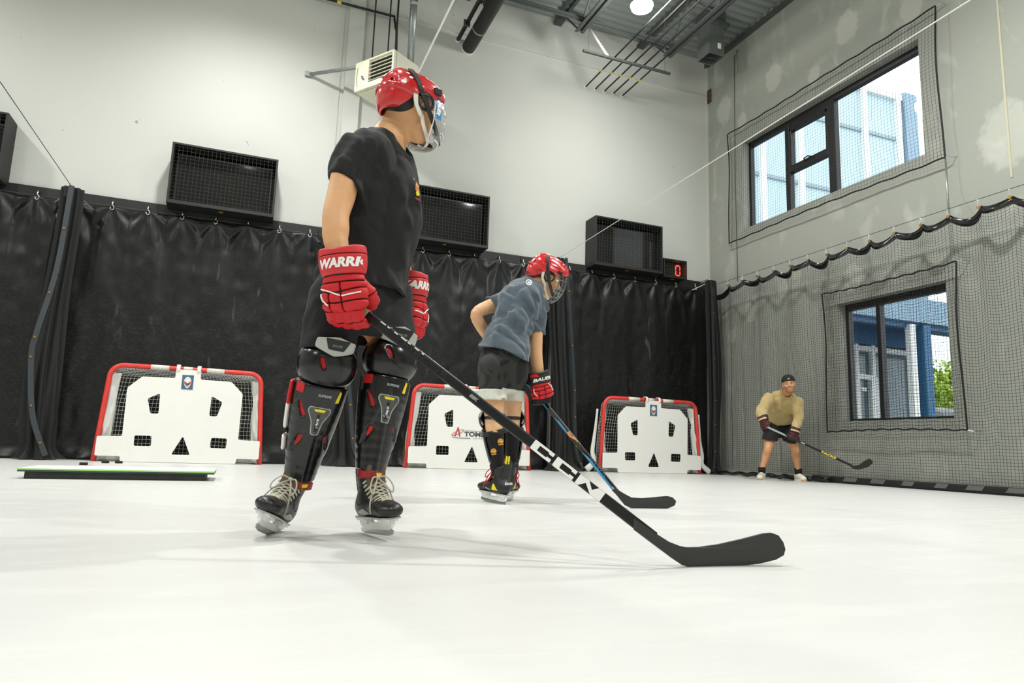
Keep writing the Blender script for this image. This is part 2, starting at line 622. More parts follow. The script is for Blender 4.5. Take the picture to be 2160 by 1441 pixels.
scuffs(M_VINYL, '#0c0d0c', '#292b27', 21.0, 0.50, 0.72, (1.2, 1, 3.0), (2.6, 1.2, 0.4, 1.0))
scuffs(M_VINYL, '#161715', '#3a3d38', 3.0, 0.66, 0.74, (2.5, 1, .5))
scuffs(M_WALL, '#c1c3bc', '#8d8f86', 9.0, 0.735, 0.76, (1, 1, 0.8))
scuffs(M_CONC, '#9a9d93', '#9b9e95', 1.6, 0.42, 0.75, (1, 1, 1))
scuffs(M_CONC, '#9a9d93', '#b9bbb0', 3.2, 0.56, 0.85, (1, 1, 0.6))
scuffs(M_ICE, '#cdcdc9', '#bdbdb7', 5.0, 0.52, 0.85, (0.5, 2.2, 1), None, (0.34, 0.6))
scuffs(M_REDPIPE, '#d63a33', '#8d5a3c', 40.0, 0.6, 0.66)

def patches(m, spots, col_):
    """round plastered patches at fixed places on the concrete"""
    nt, b, N, Lk = node_chain(m)
    tc = N('ShaderNodeTexCoord')
    nz = N('ShaderNodeTexNoise'); nz.inputs['Scale'].default_value = 9.0; nz.inputs['Detail'].default_value = 4
    Lk(tc.outputs['Object'], nz.inputs['Vector'])
    tot = None
    for (y, z, r) in spots:
        ds = N('ShaderNodeVectorMath'); ds.operation = 'SUBTRACT'; ds.inputs[1].default_value = (R, y, z)
        Lk(tc.outputs['Object'], ds.inputs[0])
        sc = N('ShaderNodeVectorMath'); sc.operation = 'MULTIPLY'; sc.inputs[1].default_value = (0, 1/r, 0.75/r)
        Lk(ds.outputs[0], sc.inputs[0])
        ln = N('ShaderNodeVectorMath'); ln.operation = 'LENGTH'; Lk(sc.outputs[0], ln.inputs[0])
        ad = N('ShaderNodeMath'); ad.operation = 'ADD'; Lk(ln.outputs['Value'], ad.inputs[0])
        ms = N('ShaderNodeMath'); ms.operation = 'MULTIPLY'; ms.inputs[1].default_value = 0.9
        Lk(nz.outputs['Fac'], ms.inputs[0]); Lk(ms.outputs[0], ad.inputs[1])
        mr = N('ShaderNodeMapRange'); mr.inputs['From Min'].default_value = 1.25; mr.inputs['From Max'].default_value = 1.5
        mr.inputs['To Min'].default_value = 0.42; mr.inputs['To Max'].default_value = 0
        Lk(ad.outputs[0], mr.inputs['Value'])
        if tot is None: tot = mr.outputs[0]
        else:
            mm = N('ShaderNodeMath'); mm.operation = 'MAXIMUM'; Lk(tot, mm.inputs[0]); Lk(mr.outputs[0], mm.inputs[1]); tot = mm.outputs[0]
    mx = N('ShaderNodeMix'); mx.data_type = 'RGBA'
    Lk(b.inputs['Base Color'].links[0].from_socket, mx.inputs[6])
    mx.inputs[7].default_value = (*lin(col_), 1)
    Lk(tot, mx.inputs[0]); Lk(mx.outputs[2], b.inputs['Base Color'])
patches(M_CONC, [(6.656, 6.395, 0.2), (8.1, 6.385, 0.19), (9.331, 6.42, 0.2), (7.274, 5.985, 0.12), (8.868, 5.98, 0.12),
                 (4.64, 3.9, 0.3), (5.65, 6.08, 0.18), (8.75, 2.62, 0.13), (8.02, 2.86, 0.12), (7.78, 3.0, 0.14), (6.72, 2.75, 0.16), (9.2, 2.3, 0.1)], '#c6c8bb')

# glass that lets the light and the view through
M_GLASS = bpy.data.materials.new('window glass'); M_GLASS.use_nodes = True
_nt = M_GLASS.node_tree; _nt.nodes.remove(_nt.nodes['Principled BSDF'])
_tr = _nt.nodes.new('ShaderNodeBsdfTransparent'); _tr.inputs[0].default_value = (0.93, 0.96, 0.97, 1)
_gl = _nt.nodes.new('ShaderNodeBsdfGlossy'); _gl.inputs['Roughness'].default_value = 0.02
_lw = _nt.nodes.new('ShaderNodeLayerWeight'); _lw.inputs[0].default_value = 0.5
_pw = _nt.nodes.new('ShaderNodeMath'); _pw.operation = 'POWER'; _pw.inputs[1].default_value = 4.0
_nt.links.new(_lw.outputs['Facing'], _pw.inputs[0])
_fr = _nt.nodes.new('ShaderNodeMath'); _fr.operation = 'MULTIPLY_ADD'; _fr.inputs[1].default_value = 0.8; _fr.inputs[2].default_value = 0.035
_nt.links.new(_pw.outputs[0], _fr.inputs[0])
_mx = _nt.nodes.new('ShaderNodeMixShader')
_nt.links.new(_fr.outputs[0], _mx.inputs[0]); _nt.links.new(_tr.outputs[0], _mx.inputs[1]); _nt.links.new(_gl.outputs[0], _mx.inputs[2])
_nt.links.new(_mx.outputs[0], _nt.nodes['Material Output'].inputs[0])

# ------------------------------------------------------------------ room shell
def struct(name, mb, m, **k):
    return tag(mb.build(name, m, **k), kind='structure')
struct('floor', MB().span((LEFT-.3, REAR-.3, -0.2), (R+.25, D+.2, 0)), M_ICE)
struct('wall_back', MB().span((LEFT-.3, D, 0), (R, D+.2, TOP+.1)), M_WALL)
struct('wall_left', MB().span((LEFT-.2, REAR, 0), (LEFT, D, TOP+.1)), M_WALL)
struct('wall_front', MB().span((LEFT-.2, REAR-.2, 0), (R, REAR, TOP+.1)), M_WALL)
v, f = plate([[(REAR-.2, 0), (D+.2, 0), (D+.2, TOP+.1), (REAR-.2, TOP+.1)],
              [(5.590, 4.06), (8.865, 4.06), (8.865, 5.61), (5.590, 5.61)],
              [(5.432, 0.822), (6.994, 0.822), (6.994, 2.432), (5.432, 2.432)]], 0.22)
tag(put('wall_right', np.stack([R+.11+v[:, 2], v[:, 0], v[:, 1]], 1), f, M_CONC), kind='structure')
# corrugated steel deck, ribs along X
prof = []
y = REAR-.2
while y < D+.1:
    prof += [(y, 0.05), (y+.075, 0.05), (y+.095, 0.0), (y+.135, 0.0)]
    y += 0.155
vs = [(x, py, TOP+pz) for x in (LEFT-.2, R+.2) for py, pz in prof]
k = len(prof)
fs = [(i, i+1, k+i+1, k+i) for i in range(k-1)]
o = MB().add(vs, fs).build('ceiling', M_DECK)
md = o.modifiers.new('solid', 'SOLIDIFY'); md.thickness = 0.02; md.offset = 1
tag(o, kind='structure')
# boxed chase, thin trims, corner bead, header board
mb = MB().span((1.00, D-.07, 3.33), (1.235, D, TOP))
struct('trim_1', mb, M_WALL, bevel=0.004)
struct('trim_2', MB().span((0.925, D-.012, 3.33), (0.94, D, TOP)), M_WALL)
struct('trim_3', MB().span((LEFT, D-.02, 6.862), (1.0, D, 6.882)).span((1.235, D-.02, 6.862), (R, D, 6.882)), M_WALL)
struct('trim_4', MB().span((R-.03, D-.03, 3.33), (R, D, TOP)), M_WALL)
mb = MB()
for x0, x1 in ((LEFT, -5.2), (-5.195, -2.3), (-2.295, 0.80), (0.805, 3.9), (3.905, 7.53)):
    mb.span((x0, D-.045, 3.10), (x1, D, 3.325))
struct('trim_5', mb, M_BLACKPAINT, bevel=0.004)
struct('trim_6', MB().box((R-.004, 4.608, 5.5), (0.006, 0.022, 4.2)), mat('yellowed joint tape', '#b9b69c', 0.7))
struct('trim_7', MB().span((R-.06, D-4.5, 7.45), (R, D, 7.53)), M_STEEL)

# ------------------------------------------------------------------ windows
def window(n, y0, y1, z0, z1, head, bars, parts_):
    xf = R+.13
    w = empty('window_%d' % n, (xf, (y0+y1)/2, z0))
    tag(w, kind='structure')
    fr = MB()
    t = 0.05
    fr.span((xf, y0, z0), (xf+.08, y0+t, z1)).span((xf, y1-t, z0), (xf+.08, y1, z1))
    fr.span((xf, y0, z0), (xf+.08, y1, z0+.035)).span((xf, y0, z1-head), (xf+.08, y1, z1))
    for a, b in bars: fr.span((xf-.01, *a), (xf+.08, *b))
    fr.build('window_frame', M_BLACKFRAME, w, bevel=0.004)
    g = MB()
    for (a, b) in parts_: g.add([(xf+.035, a[0], a[1]), (xf+.035, b[0], a[1]), (xf+.035, b[0], b[1]), (xf+.035, a[0], b[1])], [(0, 1, 2, 3)])
    g.build('pane', M_GLASS, w)
    return w
w1 = window(1, 5.59, 8.865, 4.06, 5.61, 0.09,
       [((7.93, 4.06), (8.02, 5.55)), ((7.04, 4.06), (7.17, 5.55)), ((7.17, 4.72), (7.93, 4.83)), ((7.17, 5.40), (7.93, 5.53)), ((7.17, 4.83), (7.21, 5.45)), ((7.89, 4.83), (7.93, 5.45))],
       [((5.62, 4.08), (7.06, 5.53)), ((7.15, 4.08), (7.95, 4.75)), ((7.15, 4.8), (7.95, 5.45)), ((8.0, 4.08), (8.84, 5.53))])
mb = MB().tube([(R+.12, 7.62, 4.80), (R+.08, 7.60, 4.82), (R+.075, 7.52, 4.83), (R+.08, 7.46, 4.80)], 0.010, 8)
mb.build('window_handle', M_BLACKFRAME, w1)
window(2, 5.432, 6.994, 0.822, 2.432, 0.09, [((6.44, 0.84), (6.50, 2.36))], [((5.46, 0.84), (6.46, 2.36)), ((6.48, 0.84), (6.97, 2.36))])

# ------------------------------------------------------------------ outside
M_FACADE = mat('pale cladding', '#c4dde6', 0.6)
M_FACADEW = mat('white mullion', '#f2f2ee', 0.5)
M_FACADEB = mat('blue grey end panel', '#93acbd', 0.6)
M_TEAL = mat('blue painted metal', '#21628d', 0.45)
M_TEALPALE = mat('pale blue fascia', '#86a4b8', 0.5)
M_SHOPGLASS = mat('shop front glass', '#4f6a70', 0.1, spec=0.8)
nb = empty('neighbouring_building', (13.5, 14, 0), 'pale blue clad building with white mullions seen through the windows', 'building')
MB().span((8.0, 14.1, 4.3), (18.05, 14.5, 11.3)).build('cladding', M_FACADE, nb)
mb = MB()
for x in (8.7, 10.0, 11.3, 12.6, 13.95, 15.3, 16.45, 17.85): mb.span((x-.09, 13.95, 4.3), (x+.09, 14.1, 11.45))
mb.span((8.0, 13.97, 11.25), (18.05, 14.5, 11.42))
mb.build('mullion', M_FACADEW, nb)
mb = MB()
for z in (7.9, 9.98): mb.span((8.0, 14.04, z-.05), (17.9, 14.1, z+.05))
mb.build('rail', mat('grey rail', '#9fb0b6', 0.5), nb)
MB().span((18.05, 13.9, 0), (18.56, 14.6, 11.5)).build('end_panel', M_FACADEB, nb)
MB().span((8.0, 14.1, 0), (18.05, 14.4, 4.3)).build('shop_glass', M_SHOPGLASS, nb)
mb = MB()
for x in (8.6, 10.2, 11.8, 13.3, 14.3, 15.72, 16.35, 17.9): mb.span((x-.07, 13.98, 0), (x+.07, 14.1, 3.5))
mb.span((8.0, 13.972, 3.32), (18.05, 14.1, 3.46)).span((15.7, 13.965, 2.52), (16.4, 14.1, 2.66))
mb.span((16.2, 13.955, 0), (16.44, 14.1, 2.6))
mb.build('shop_frame', M_FACADEW, nb)
MB().span((8.0, 13.9, 3.5), (18.05, 14.1, 4.35)).build('blue_band', M_TEAL, nb)
MB().span((15.9, 14.05, 2.2), (16.1, 14.09, 2.3)).build('door_notice', M_FACADEW, nb)
cn = MB().span((8.5, 11.9, 3.75), (22.0, 12.15, 4.36)).span((8.5, 12.15, 4.1), (22.0, 13.9, 4.3))
cn.build('canopy', M_TEALPALE, nb)
MB().span((8.5, 12.15, 4.0), (22.0, 13.9, 4.09)).span((8.5, 12.05, 3.62), (22.0, 12.2, 3.75)).build('canopy_soffit', M_TEAL, nb)
MB().span((15.25, 11.95, 0), (15.43, 12.1, 3.7)).build('white_post', M_FACADEW, nb)
MB().span((15.64, 11.9, 0), (15.9, 12.15, 3.7)).build('blue_post', M_TEAL, nb)
struct('trim_8', MB().span((R+.24, -4, -.1), (60, 60, -.02)), mat('grey asphalt', '#77797a', 0.9))
# leafy tree and a parked car behind the posts
M_LEAF = mat('yellow green leaves', '#9db83c', 0.6, var=(4, 0.35))
tr = empty('leafy_tree', (26.0, 19.0, 0), 'yellow green tree outside the lower window', 'tree')
MB().tube([(26, 19, 0), (26.05, 19, 1.6), (25.9, 19.1, 3.0)], [0.16, 0.13, 0.07], 8).build('trunk', mat('bark', '#5a4a38', 0.9), tr)
rg = np.random.default_rng(3)
n = 2600
c = rg.normal(size=(n, 3)); c /= np.linalg.norm(c, axis=1)[:, None]
c = c*(rg.random((n, 1))**0.35)*np.array([1.7, 1.6, 1.15])+np.array([26.0, 19.0, 2.75])
c[:, 2] += 0.5*np.sin(c[:, 0]*3)
a = rg.normal(size=(n, 3)); a /= np.linalg.norm(a, axis=1)[:, None]
b_ = np.cross(a, rg.normal(size=(n, 3))); b_ /= np.linalg.norm(b_, axis=1)[:, None]
s_ = 0.13
lv = np.stack([c-a*s_, c+b_*s_*.55, c+a*s_, c-b_*s_*.55], 1).reshape(-1, 3)
put('foliage', lv, np.arange(n*4).reshape(n, 4), M_LEAF, tr)
car = empty('parked_car', (22.8, 16.9, 0), 'dark parked car behind the blue post outside', 'car')
def f_car(P):
    d = sd_box(P, (23.0, 16.9, 0.85), (4.6, 1.8, 0.95), r=0.22)
    return smin(d, sd_limb(P, [((21.4, 16.9, 1.2), .8, .25, (0, 1, 0)), ((22.2, 16.9, 1.75), .70, .42, (0, 1, 0)), ((23.9, 16.9, 1.75), .70, .42, (0, 1, 0)), ((24.8, 16.9, 1.3), .7, .25, (0, 1, 0))]), 0.15)
sdf_obj('car_body', f_car, (20.4, 15.7, 0.1), (25.6, 18.1, 2.5), 0.08, mat('dark car paint', '#23292b', 0.25, coat=0.6), car)
for x in (21.6, 24.4):
    for yy in (16.1, 17.7):
        MB().cyl((x, yy-.1, 0.32), (x, yy+.1, 0.32), 0.32, n=20).build('wheel', M_BLACKPIPE, car)

# ------------------------------------------------------------------ lamps
M_LENS = mat('lit lamp lens', '#fffdf2', 0.4, emit=('#fffbee', 38.0))
lamp0 = empty('high_bay_lamp', (0, 0, 0))
MB().lathe([(0.06, 0.30), (0.12, 0.28), (0.13, 0.12), (0.16, 0.05), (0.17, 0.02)], (0, 0, 0), n=20).build('lamp_housing', M_GALV, lamp0, smooth=True)
MB().lathe([(0.165, 0.02), (0.15, -0.03), (0.1, -0.06), (0.03, -0.075)], (0, 0, 0), n=20).build('lamp_lens', M_LENS, lamp0, smooth=True)
MB().cyl((0, 0, .3), (0, 0, TOP-LAMP_Z), 0.008, n=6).build('lamp_rod', M_STEEL, lamp0)
ld = bpy.data.lights.new('lamp_light', 'SPOT')
ld.energy = 500; ld.color = (1.0, 1.0, 0.985); ld.spot_size = math.radians(172); ld.spot_blend = 1.0; ld.shadow_soft_size = 0.14
lo = bpy.data.objects.new('lamp_light', ld); COL.objects.link(lo); lo.parent = lamp0; lo.location = (0, 0, -0.10)
gd = bpy.data.lights.new('lamp_glow', 'POINT'); gd.energy = 150; gd.color = (1.0, 1.0, .985); gd.shadow_soft_size = .18
go_ = bpy.data.objects.new('lamp_glow', gd); COL.objects.link(go_); go_.parent = lamp0; go_.location = (0, 0, -.22)
rows = {7.75: 'row nearest the back wall', 3.6: 'row over the middle of the floor', -1.6: 'row behind the camera'}
cols_ = {-5.2: 'left', -0.3: 'middle', 4.85: 'right'}
for i, (x, y) in enumerate(LAMP_SPOTS):
    o = lamp0 if i == 0 else copy_tree(lamp0)
    o.location = (x, y, LAMP_Z)
    for ch in o.children:
        if ch.type == 'LIGHT' and ch.data.type == 'SPOT':
            ch.data = ld.copy(); ch.data.energy = LAMP_POWER[y]*(0.38 if x > 4 and y > 7 else 1.6 if x > 4 else 1.0)
        elif ch.type == 'LIGHT':
            ch.data = gd.copy(); ch.data.energy = 85 if x > 4 else 10
    tag(o, 'round high bay lamp, %s one of the %s' % (cols_[x], rows[y]), 'lamp', 'high bay lamps')

# ------------------------------------------------------------------ steel under the deck
def joist(x, label):
    t = empty('roof_joist', (x, 6, 7.0), label, 'joist', 'open web roof joists')
    mb = MB()
    for s in (-.04, .04):
        mb.box((x+s, (D+REAR)/2-.05, 7.565), (.012, D-REAR-.2, .07)).box((x+s*1.4, (D+REAR)/2-.05, 7.535), (.055, D-REAR-.2, .012))
    mb.box((x, D-.1, 7.5), (.14, .18, .05))
    mb.build('top_chord', M_STEEL, t)
    mb = MB()
    for s in (-.035, .035):
        mb.box((x+s, (8.95+REAR)/2, 6.88), (.012, 8.95-REAR, .07)).box((x+s*1.4, (8.95+REAR)/2, 6.85), (.055, 8.95-REAR, .012))
    mb.build('bottom_chord', M_STEEL, t)
    mb = MB(); y = 9.55; up = False
    while y > 0:
        y2 = y-.62
        a = (x, y, 7.53 if not up else 6.87); b = (x, y2, 6.87 if not up else 7.53)
        mb.cyl(a, b, .016, n=6); y = y2; up = not up
    mb.build('web', M_STEEL, t)
for x, l in ((4.45, 'open web roof joist whose end shows left of the lamp'), (6.09, 'open web roof joist above the row of thin pipes'),
             (2.81, 'open web roof joist just above the big black pipe')):
    joist(x, l)
def bridging(y, z, label):
    tag(MB().box((4.47, y, z), (3.4, .05, .04)).box((4.47, y+.02, z-.01), (3.4, .012, .06)).build('bridging_bar', M_STEEL), label, 'bar', 'bridging bars')
bridging(8.72, 6.93, 'steel bridging bar along the joist bottoms')
bridging(8.1, 7.42, 'steel bridging bar tight under the deck')
tag(MB().bar((4.45, 9.3, 7.45), (6.09, 8.9, 6.95), .04, .03).build('diagonal_brace', M_STEEL), 'diagonal steel brace between the two middle joists', 'brace')
# five thin pipes with yellow tags on a hung channel
for i, x in enumerate((5.017, 5.201, 5.378, 5.557, 5.738)):
    ordn = ('leftmost', 'second from the left', 'middle', 'second from the right', 'rightmost')[i]
    t = empty('service_pipe', (x, D, 6.485), '%s of the five thin black pipes entering the back wall' % ordn, 'pipe', 'thin black pipes with yellow tags')
    MB().cyl((x, D-.002, 6.485), (x, REAR+1, 6.53), .013, n=8).build('pipe', M_BLACKPIPE, t, smooth=True)
    MB().cyl((x, 9.25, 6.486), (x, 9.19, 6.486), .0155, n=8).build('yellow_tag', M_YELLOW, t)
    MB().cyl((x, D-.001, 6.485), (x, D-.02, 6.485), .026, n=10).build('escutcheon', M_WHITE, t)
t = empty('hung_channel', (5.25, 8.80, 6.44), 'steel strut channel hung crosswise under the five pipes', 'channel')
MB().box((5.25, 8.80, 6.455), (1.60, .042, .036)).build('channel', M_STEEL, t, bevel=.004)
for x in (4.55, 5.95): MB().cyl((x, 8.80, 6.45), (x, 8.80, 7.6), .005, n=6).build('threaded_rod', M_GALV, t)
tag(MB().cyl((4.66, 8.99, 6.99), (4.92, 8.85, 6.50), .022, n=10).build('white_tube', M_WHITE, smooth=True), 'short white plastic tube leaning by the hung channel', 'tube')
# duct stub
t = empty('sheet_metal_duct', (6.72, 8.61, 6.78), 'square sheet metal duct hanging open ended near the corner', 'duct')
mb = MB()
x0, x1, y0, y1, z0, z1 = 6.57, 6.87, 8.46, 8.76, 6.78, 7.30
for a, b in (((x0, y0), (x1, y0)), ((x1, y0), (x1, y1)), ((x1, y1), (x0, y1)), ((x0, y1), (x0, y0))):
    mb.bar((*a, (z0+z1)/2), (*b, (z0+z1)/2), .008, z1-z0)
mb.build('duct_wall', M_GALV, t)
MB().span((6.50, 8.39, 7.30), (6.94, 8.83, 7.36)).span((6.55, 8.44, 7.36), (6.89, 8.78, 7.6)).build('duct_collar', M_STEEL, t)
MB().span((6.74, 8.447, 6.90), (6.80, 8.458, 6.99)).build('duct_notice', M_WHITE, t)
MB().tube([(6.6, 8.62, 6.8), (6.75, 8.6, 6.8), (6.87, 8.62, 6.8)], .006, 5).build('duct_damper', M_STEEL, t)
# big black pipe and smaller one beside
t = empty('drain_pipe', (2.89, D, 6.65), 'thick black drain pipe running back into the wall', 'pipe')
MB().cyl((2.89, D-.03, 6.65), (2.89, REAR+2, 6.75), .108, n=20).build('pipe', M_BLACKPIPE, t, smooth=True)
MB().cyl((2.89, 9.25, 6.655), (2.89, 9.22, 6.655), .111, n=20).build('pipe_band', M_GALV, t, smooth=True)
MB().cyl((2.89, D-.001, 6.65), (2.89, D-.03, 6.65), .118, n=20).build('escutcheon', M_WHITE, t)
t = empty('sprinkler_pipe', (2.71, D, 6.74), 'slim black pipe beside the thick drain pipe', 'pipe')
MB().cyl((2.71, D-.03, 6.74), (2.71, REAR+2, 6.84), .032, n=12).build('pipe', M_BLACKPIPE, t, smooth=True)
MB().cyl((2.71, D-.001, 6.74), (2.71, D-.03, 6.74), .042, n=12).build('escutcheon', M_WHITE, t)
MB().span((2.66, 9.3, 6.70), (2.76, 9.33, 6.80)).build('pipe_clamp', M_STEEL, t)
# gas pipe along the back wall, down into the heater
t = empty('gas_pipe', (1.2, D-.1, 6.8), 'thin black gas pipe along the wall dropping into the heater', 'pipe')
MB().tube([(LEFT+.02, D-.1, 6.79), (1.60, D-.1, 6.80), (1.66, D-.12, 6.79), (1.66, D-.14, 6.72), (1.64, 9.3, 6.3), (1.63, 9.12, 5.64)], .018, 8).build('pipe', M_BLACKPIPE, t, smooth=True)
MB().cyl((0.80, D-.1, 6.80), (0.86, D-.1, 6.80), .021, n=8).build('yellow_tag', M_YELLOW, t)
MB().cyl((1.652, 9.53, 6.52), (1.648, 9.48, 6.47), .021, n=8).build('orange_tag', mat('orange tag', '#c9822a', .5), t)
# unit heater, turned 45 degrees
C_ = np.array([1.521, 8.68, 0]); L_ = np.array([1.098, 9.28, 0]); Q_ = np.array([1.936, 8.96, 0])
zt, zb = 5.643, 5.205
t = empty('unit_heater', tuple((L_+Q_)/2+np.array([0, 0, zb])), 'cream gas unit heater with louvres hung in front of the back wall', 'heater')
ax = unit(L_-C_); ay = unit(Q_-C_); wl = np.linalg.norm(L_-C_); wd_ = np.linalg.norm(Q_-C_)
ay = unit(ay-ax*(ax@ay))
def hp(a, b, z): return C_+ax*a*wl+ay*b*wd_+np.array([0, 0, z])
Mh = np.stack([ax, ay, np.array([0, 0, 1.0])], 1)
mb = MB()
mb.box(hp(.5, .55, (zt+zb)/2), (wl, wd_*.9, zt-zb), Mh)
mb.box(hp(.82, .03, (zt+zb)/2), (wl*.36, wd_*.1, zt-zb), Mh)
mb.box(hp(.02, .03, (zt+zb)/2), (wl*.045, wd_*.1, zt-zb), Mh)
mb.box(hp(.33, .03, zt-.012), (wl*.66, wd_*.1, .024), Mh).box(hp(.33, .03, zb+.04), (wl*.66, wd_*.1, .08), Mh)
mb.build('cabinet', M_CREAM, t, bevel=.004)
MB().box(hp(.335, .085, (zt+zb)/2+.02), (wl*.60, .01, zt-zb-.1), Mh).build('louvre_opening', mat('dark heater inside', '#3b3d3a', .5), t)
for j in range(6):
    z = zt-.055-j*.055
    ca, sa = math.cos(.5), math.sin(.5)
    Ml = np.stack([ax, ca*ay+sa*np.array([0, 0, 1.0]), -sa*ay+ca*np.array([0, 0, 1.0])], 1)
    MB().box(hp(.335, .02, z), (wl*.60, .05, .007), Ml).build('louvre', M_CREAM, t)
for (a, z, w, h, m_) in ((.80, 5.40, .05, .02, M_BLUE), (.80, 5.375, .03, .018, M_REDINK), (.76, 5.35, .05, .02, M_BLUE), (.77, 5.37, .03, .016, M_REDINK), (.78, 5.325, .05, .014, M_WHITE), (.79, 5.43, .05, .014, M_WHITE)):
    Mr = np.stack([math.cos(.5)*ax+math.sin(.5)*np.array([0, 0, 1.]), ay, -math.sin(.5)*ax+math.cos(.5)*np.array([0, 0, 1.])], 1)
    MB().box(hp(a, -.021, z), (w, .002, h), Mr).build('sticker', m_, t)
MB().tube([hp(.93, -.025, 5.56), hp(.945, -.03, 5.45), hp(.94, -.03, 5.34), hp(.92, -.025, 5.27)], .004, 5).build('cable_loop', M_STEEL, t)
for q in ((1.285, 9.10), (1.46, 8.86), (1.80, 9.08)):
    MB().cyl((q[0], q[1], 5.64), (q[0], q[1], 7.6), .010, n=6).build('hanging_rod', M_BLACKPIPE, t)
MB().cyl((1.80, 8.95, 5.62), (1.80, 8.97, 7.6), .05, n=14).build('flue', M_GALV, t, smooth=True)
MB().cyl((1.80, 8.955, 6.55), (1.80, 8.955, 6.66), .054, n=14).build('flue_coupling', M_GALV, t, smooth=True)
MB().cyl((1.56, 8.84, 5.63), (1.56, 8.84, 7.6), .014, n=8).build('conduit', M_BLACKPIPE, t)
MB().bar((0.482, D-.002, 5.60), (1.11, 9.29, 5.60), .04, .035).box((.482, D-.02, 5.60), (.09, .04, .07)).build('wall_bracket', M_GALV, t)

# ------------------------------------------------------------------ screens in boxes, score display
def screen_box(x0, x1, label):
    z0, z1, yf, yb = 3.27, 4.09, D-.35, D-.002
    t = empty('wall_television', ((x0+x1)/2, D, z0), label, 'television', 'boxed televisions on the back wall')
    mb = MB(); e = .025
    mb.span((x0, yf, z0), (x1, yb, z0+.045)).span((x0, yf, z1-e), (x1, yb, z1)).span((x0, yf, z0+.045), (x0+e, yb, z1-e)).span((x1-e, yf, z0+.045), (x1, yb, z1-e)).span((x0+e, yb-.02, z0+.045), (x1-e, yb, z1-e))
    mb.build('housing', M_BLACKPAINT, t, bevel=.002)
    s = MB().span((x0+.07, yf+.16, z0+.06), (x1-.06, yf+.20, z1-.095)).build('bezel', M_BLACKFRAME, t)
    MB().span((x0+.085, yf+.156, z0+.075), (x1-.075, yf+.161, z1-.11)).build('screen', M_SCREEN, s)
    ls = [np.array([(x, yf+.01, z0+.03), (x, yf+.01, z1-.01)]) for x in np.arange(x0+.03, x1, .05)]
    ls += [np.array([(x0+.01, yf+.01, z), (x1-.01, yf+.01, z)]) for z in np.arange(z0+.07, z1, .05)]
    V, F = strands(ls, .0016, 3)
    put('guard_net', V, F, mat('grey guard net', '#44463e', .6), t)
    MB().box(((x0+x1)/2, yf+.1, z0-.006), (.05, .03, .014)).build('cable_gland', M_BRASS, t)
screen_box(-1.125, 0.180, 'boxed television on the white wall left of the tall player')
screen_box(1.945, 3.248, 'boxed television partly behind the tall player in black')
screen_box(5.068, 6.345, 'boxed television beside the red number display')
screen_box(-4.21, -2.905, 'boxed television cut off by the left picture edge')
t = empty('score_display', (6.667, D, 3.26), 'small black score box with a lit red number', 'display')
x0, x1, z0, z1, yf = 6.432, 6.902, 3.262, 3.585, D-.25
mb = MB(); e = .02
mb.span((x0, yf, z0), (x1, D-.002, z0+e)).span((x0, yf, z1-e), (x1, D-.002, z1)).span((x0, yf, z0+e), (x0+e, D-.002, z1-e)).span((x1-e, yf, z0+e), (x1, D-.002, z1-e)).span((x0+e, D-.02, z0+e), (x1-e, D-.002, z1-e))
mb.build('housing', M_BLACKPAINT, t, bevel=.002)
MB().span((x0+e, yf+.10, z0+e), (x1-e, yf+.115, z1-e)).build('panel', M_SCREEN, t)
dg_ = MB(); cx, cz, w, h = 6.78, 3.425, .085, .17
for a, b in (((-w/2, h/2), (w/2, h/2)), ((-w/2, -h/2), (w/2, -h/2)), ((-w/2, .01), (-w/2, h/2-.012)), ((-w/2, -h/2+.012), (-w/2, -.01)), ((w/2, .01), (w/2, h/2-.012)), ((w/2, -h/2+.012), (w/2, -.01))):
    sgn = 1 if a[1] == b[1] else 0
    dg_.bar((cx+a[0]+(.012 if sgn else 0), yf+.097, cz+a[1]), (cx+b[0]-(.012 if sgn else 0), yf+.097, cz+b[1]), .006, .018, (0, 1, 0) if not sgn else (0, 0, 1))
dg_.build('digit', M_GLOWRED, t)
ls = [np.array([(x, yf+.01, z0+.01), (x, yf+.01, z1-.01)]) for x in np.arange(x0+.03, x1, .05)]
ls += [np.array([(x0+.01, yf+.01, z), (x1-.01, yf+.01, z)]) for z in np.arange(z0+.04, z1, .05)]
V, F = strands(ls, .0016, 3)
put('guard_net', V, F, mat('grey guard net', '#44463e', .6), t)
MB().box((6.667, yf+.1, z0-.006), (.05, .03, .014)).build('cable_gland', M_BRASS, t)

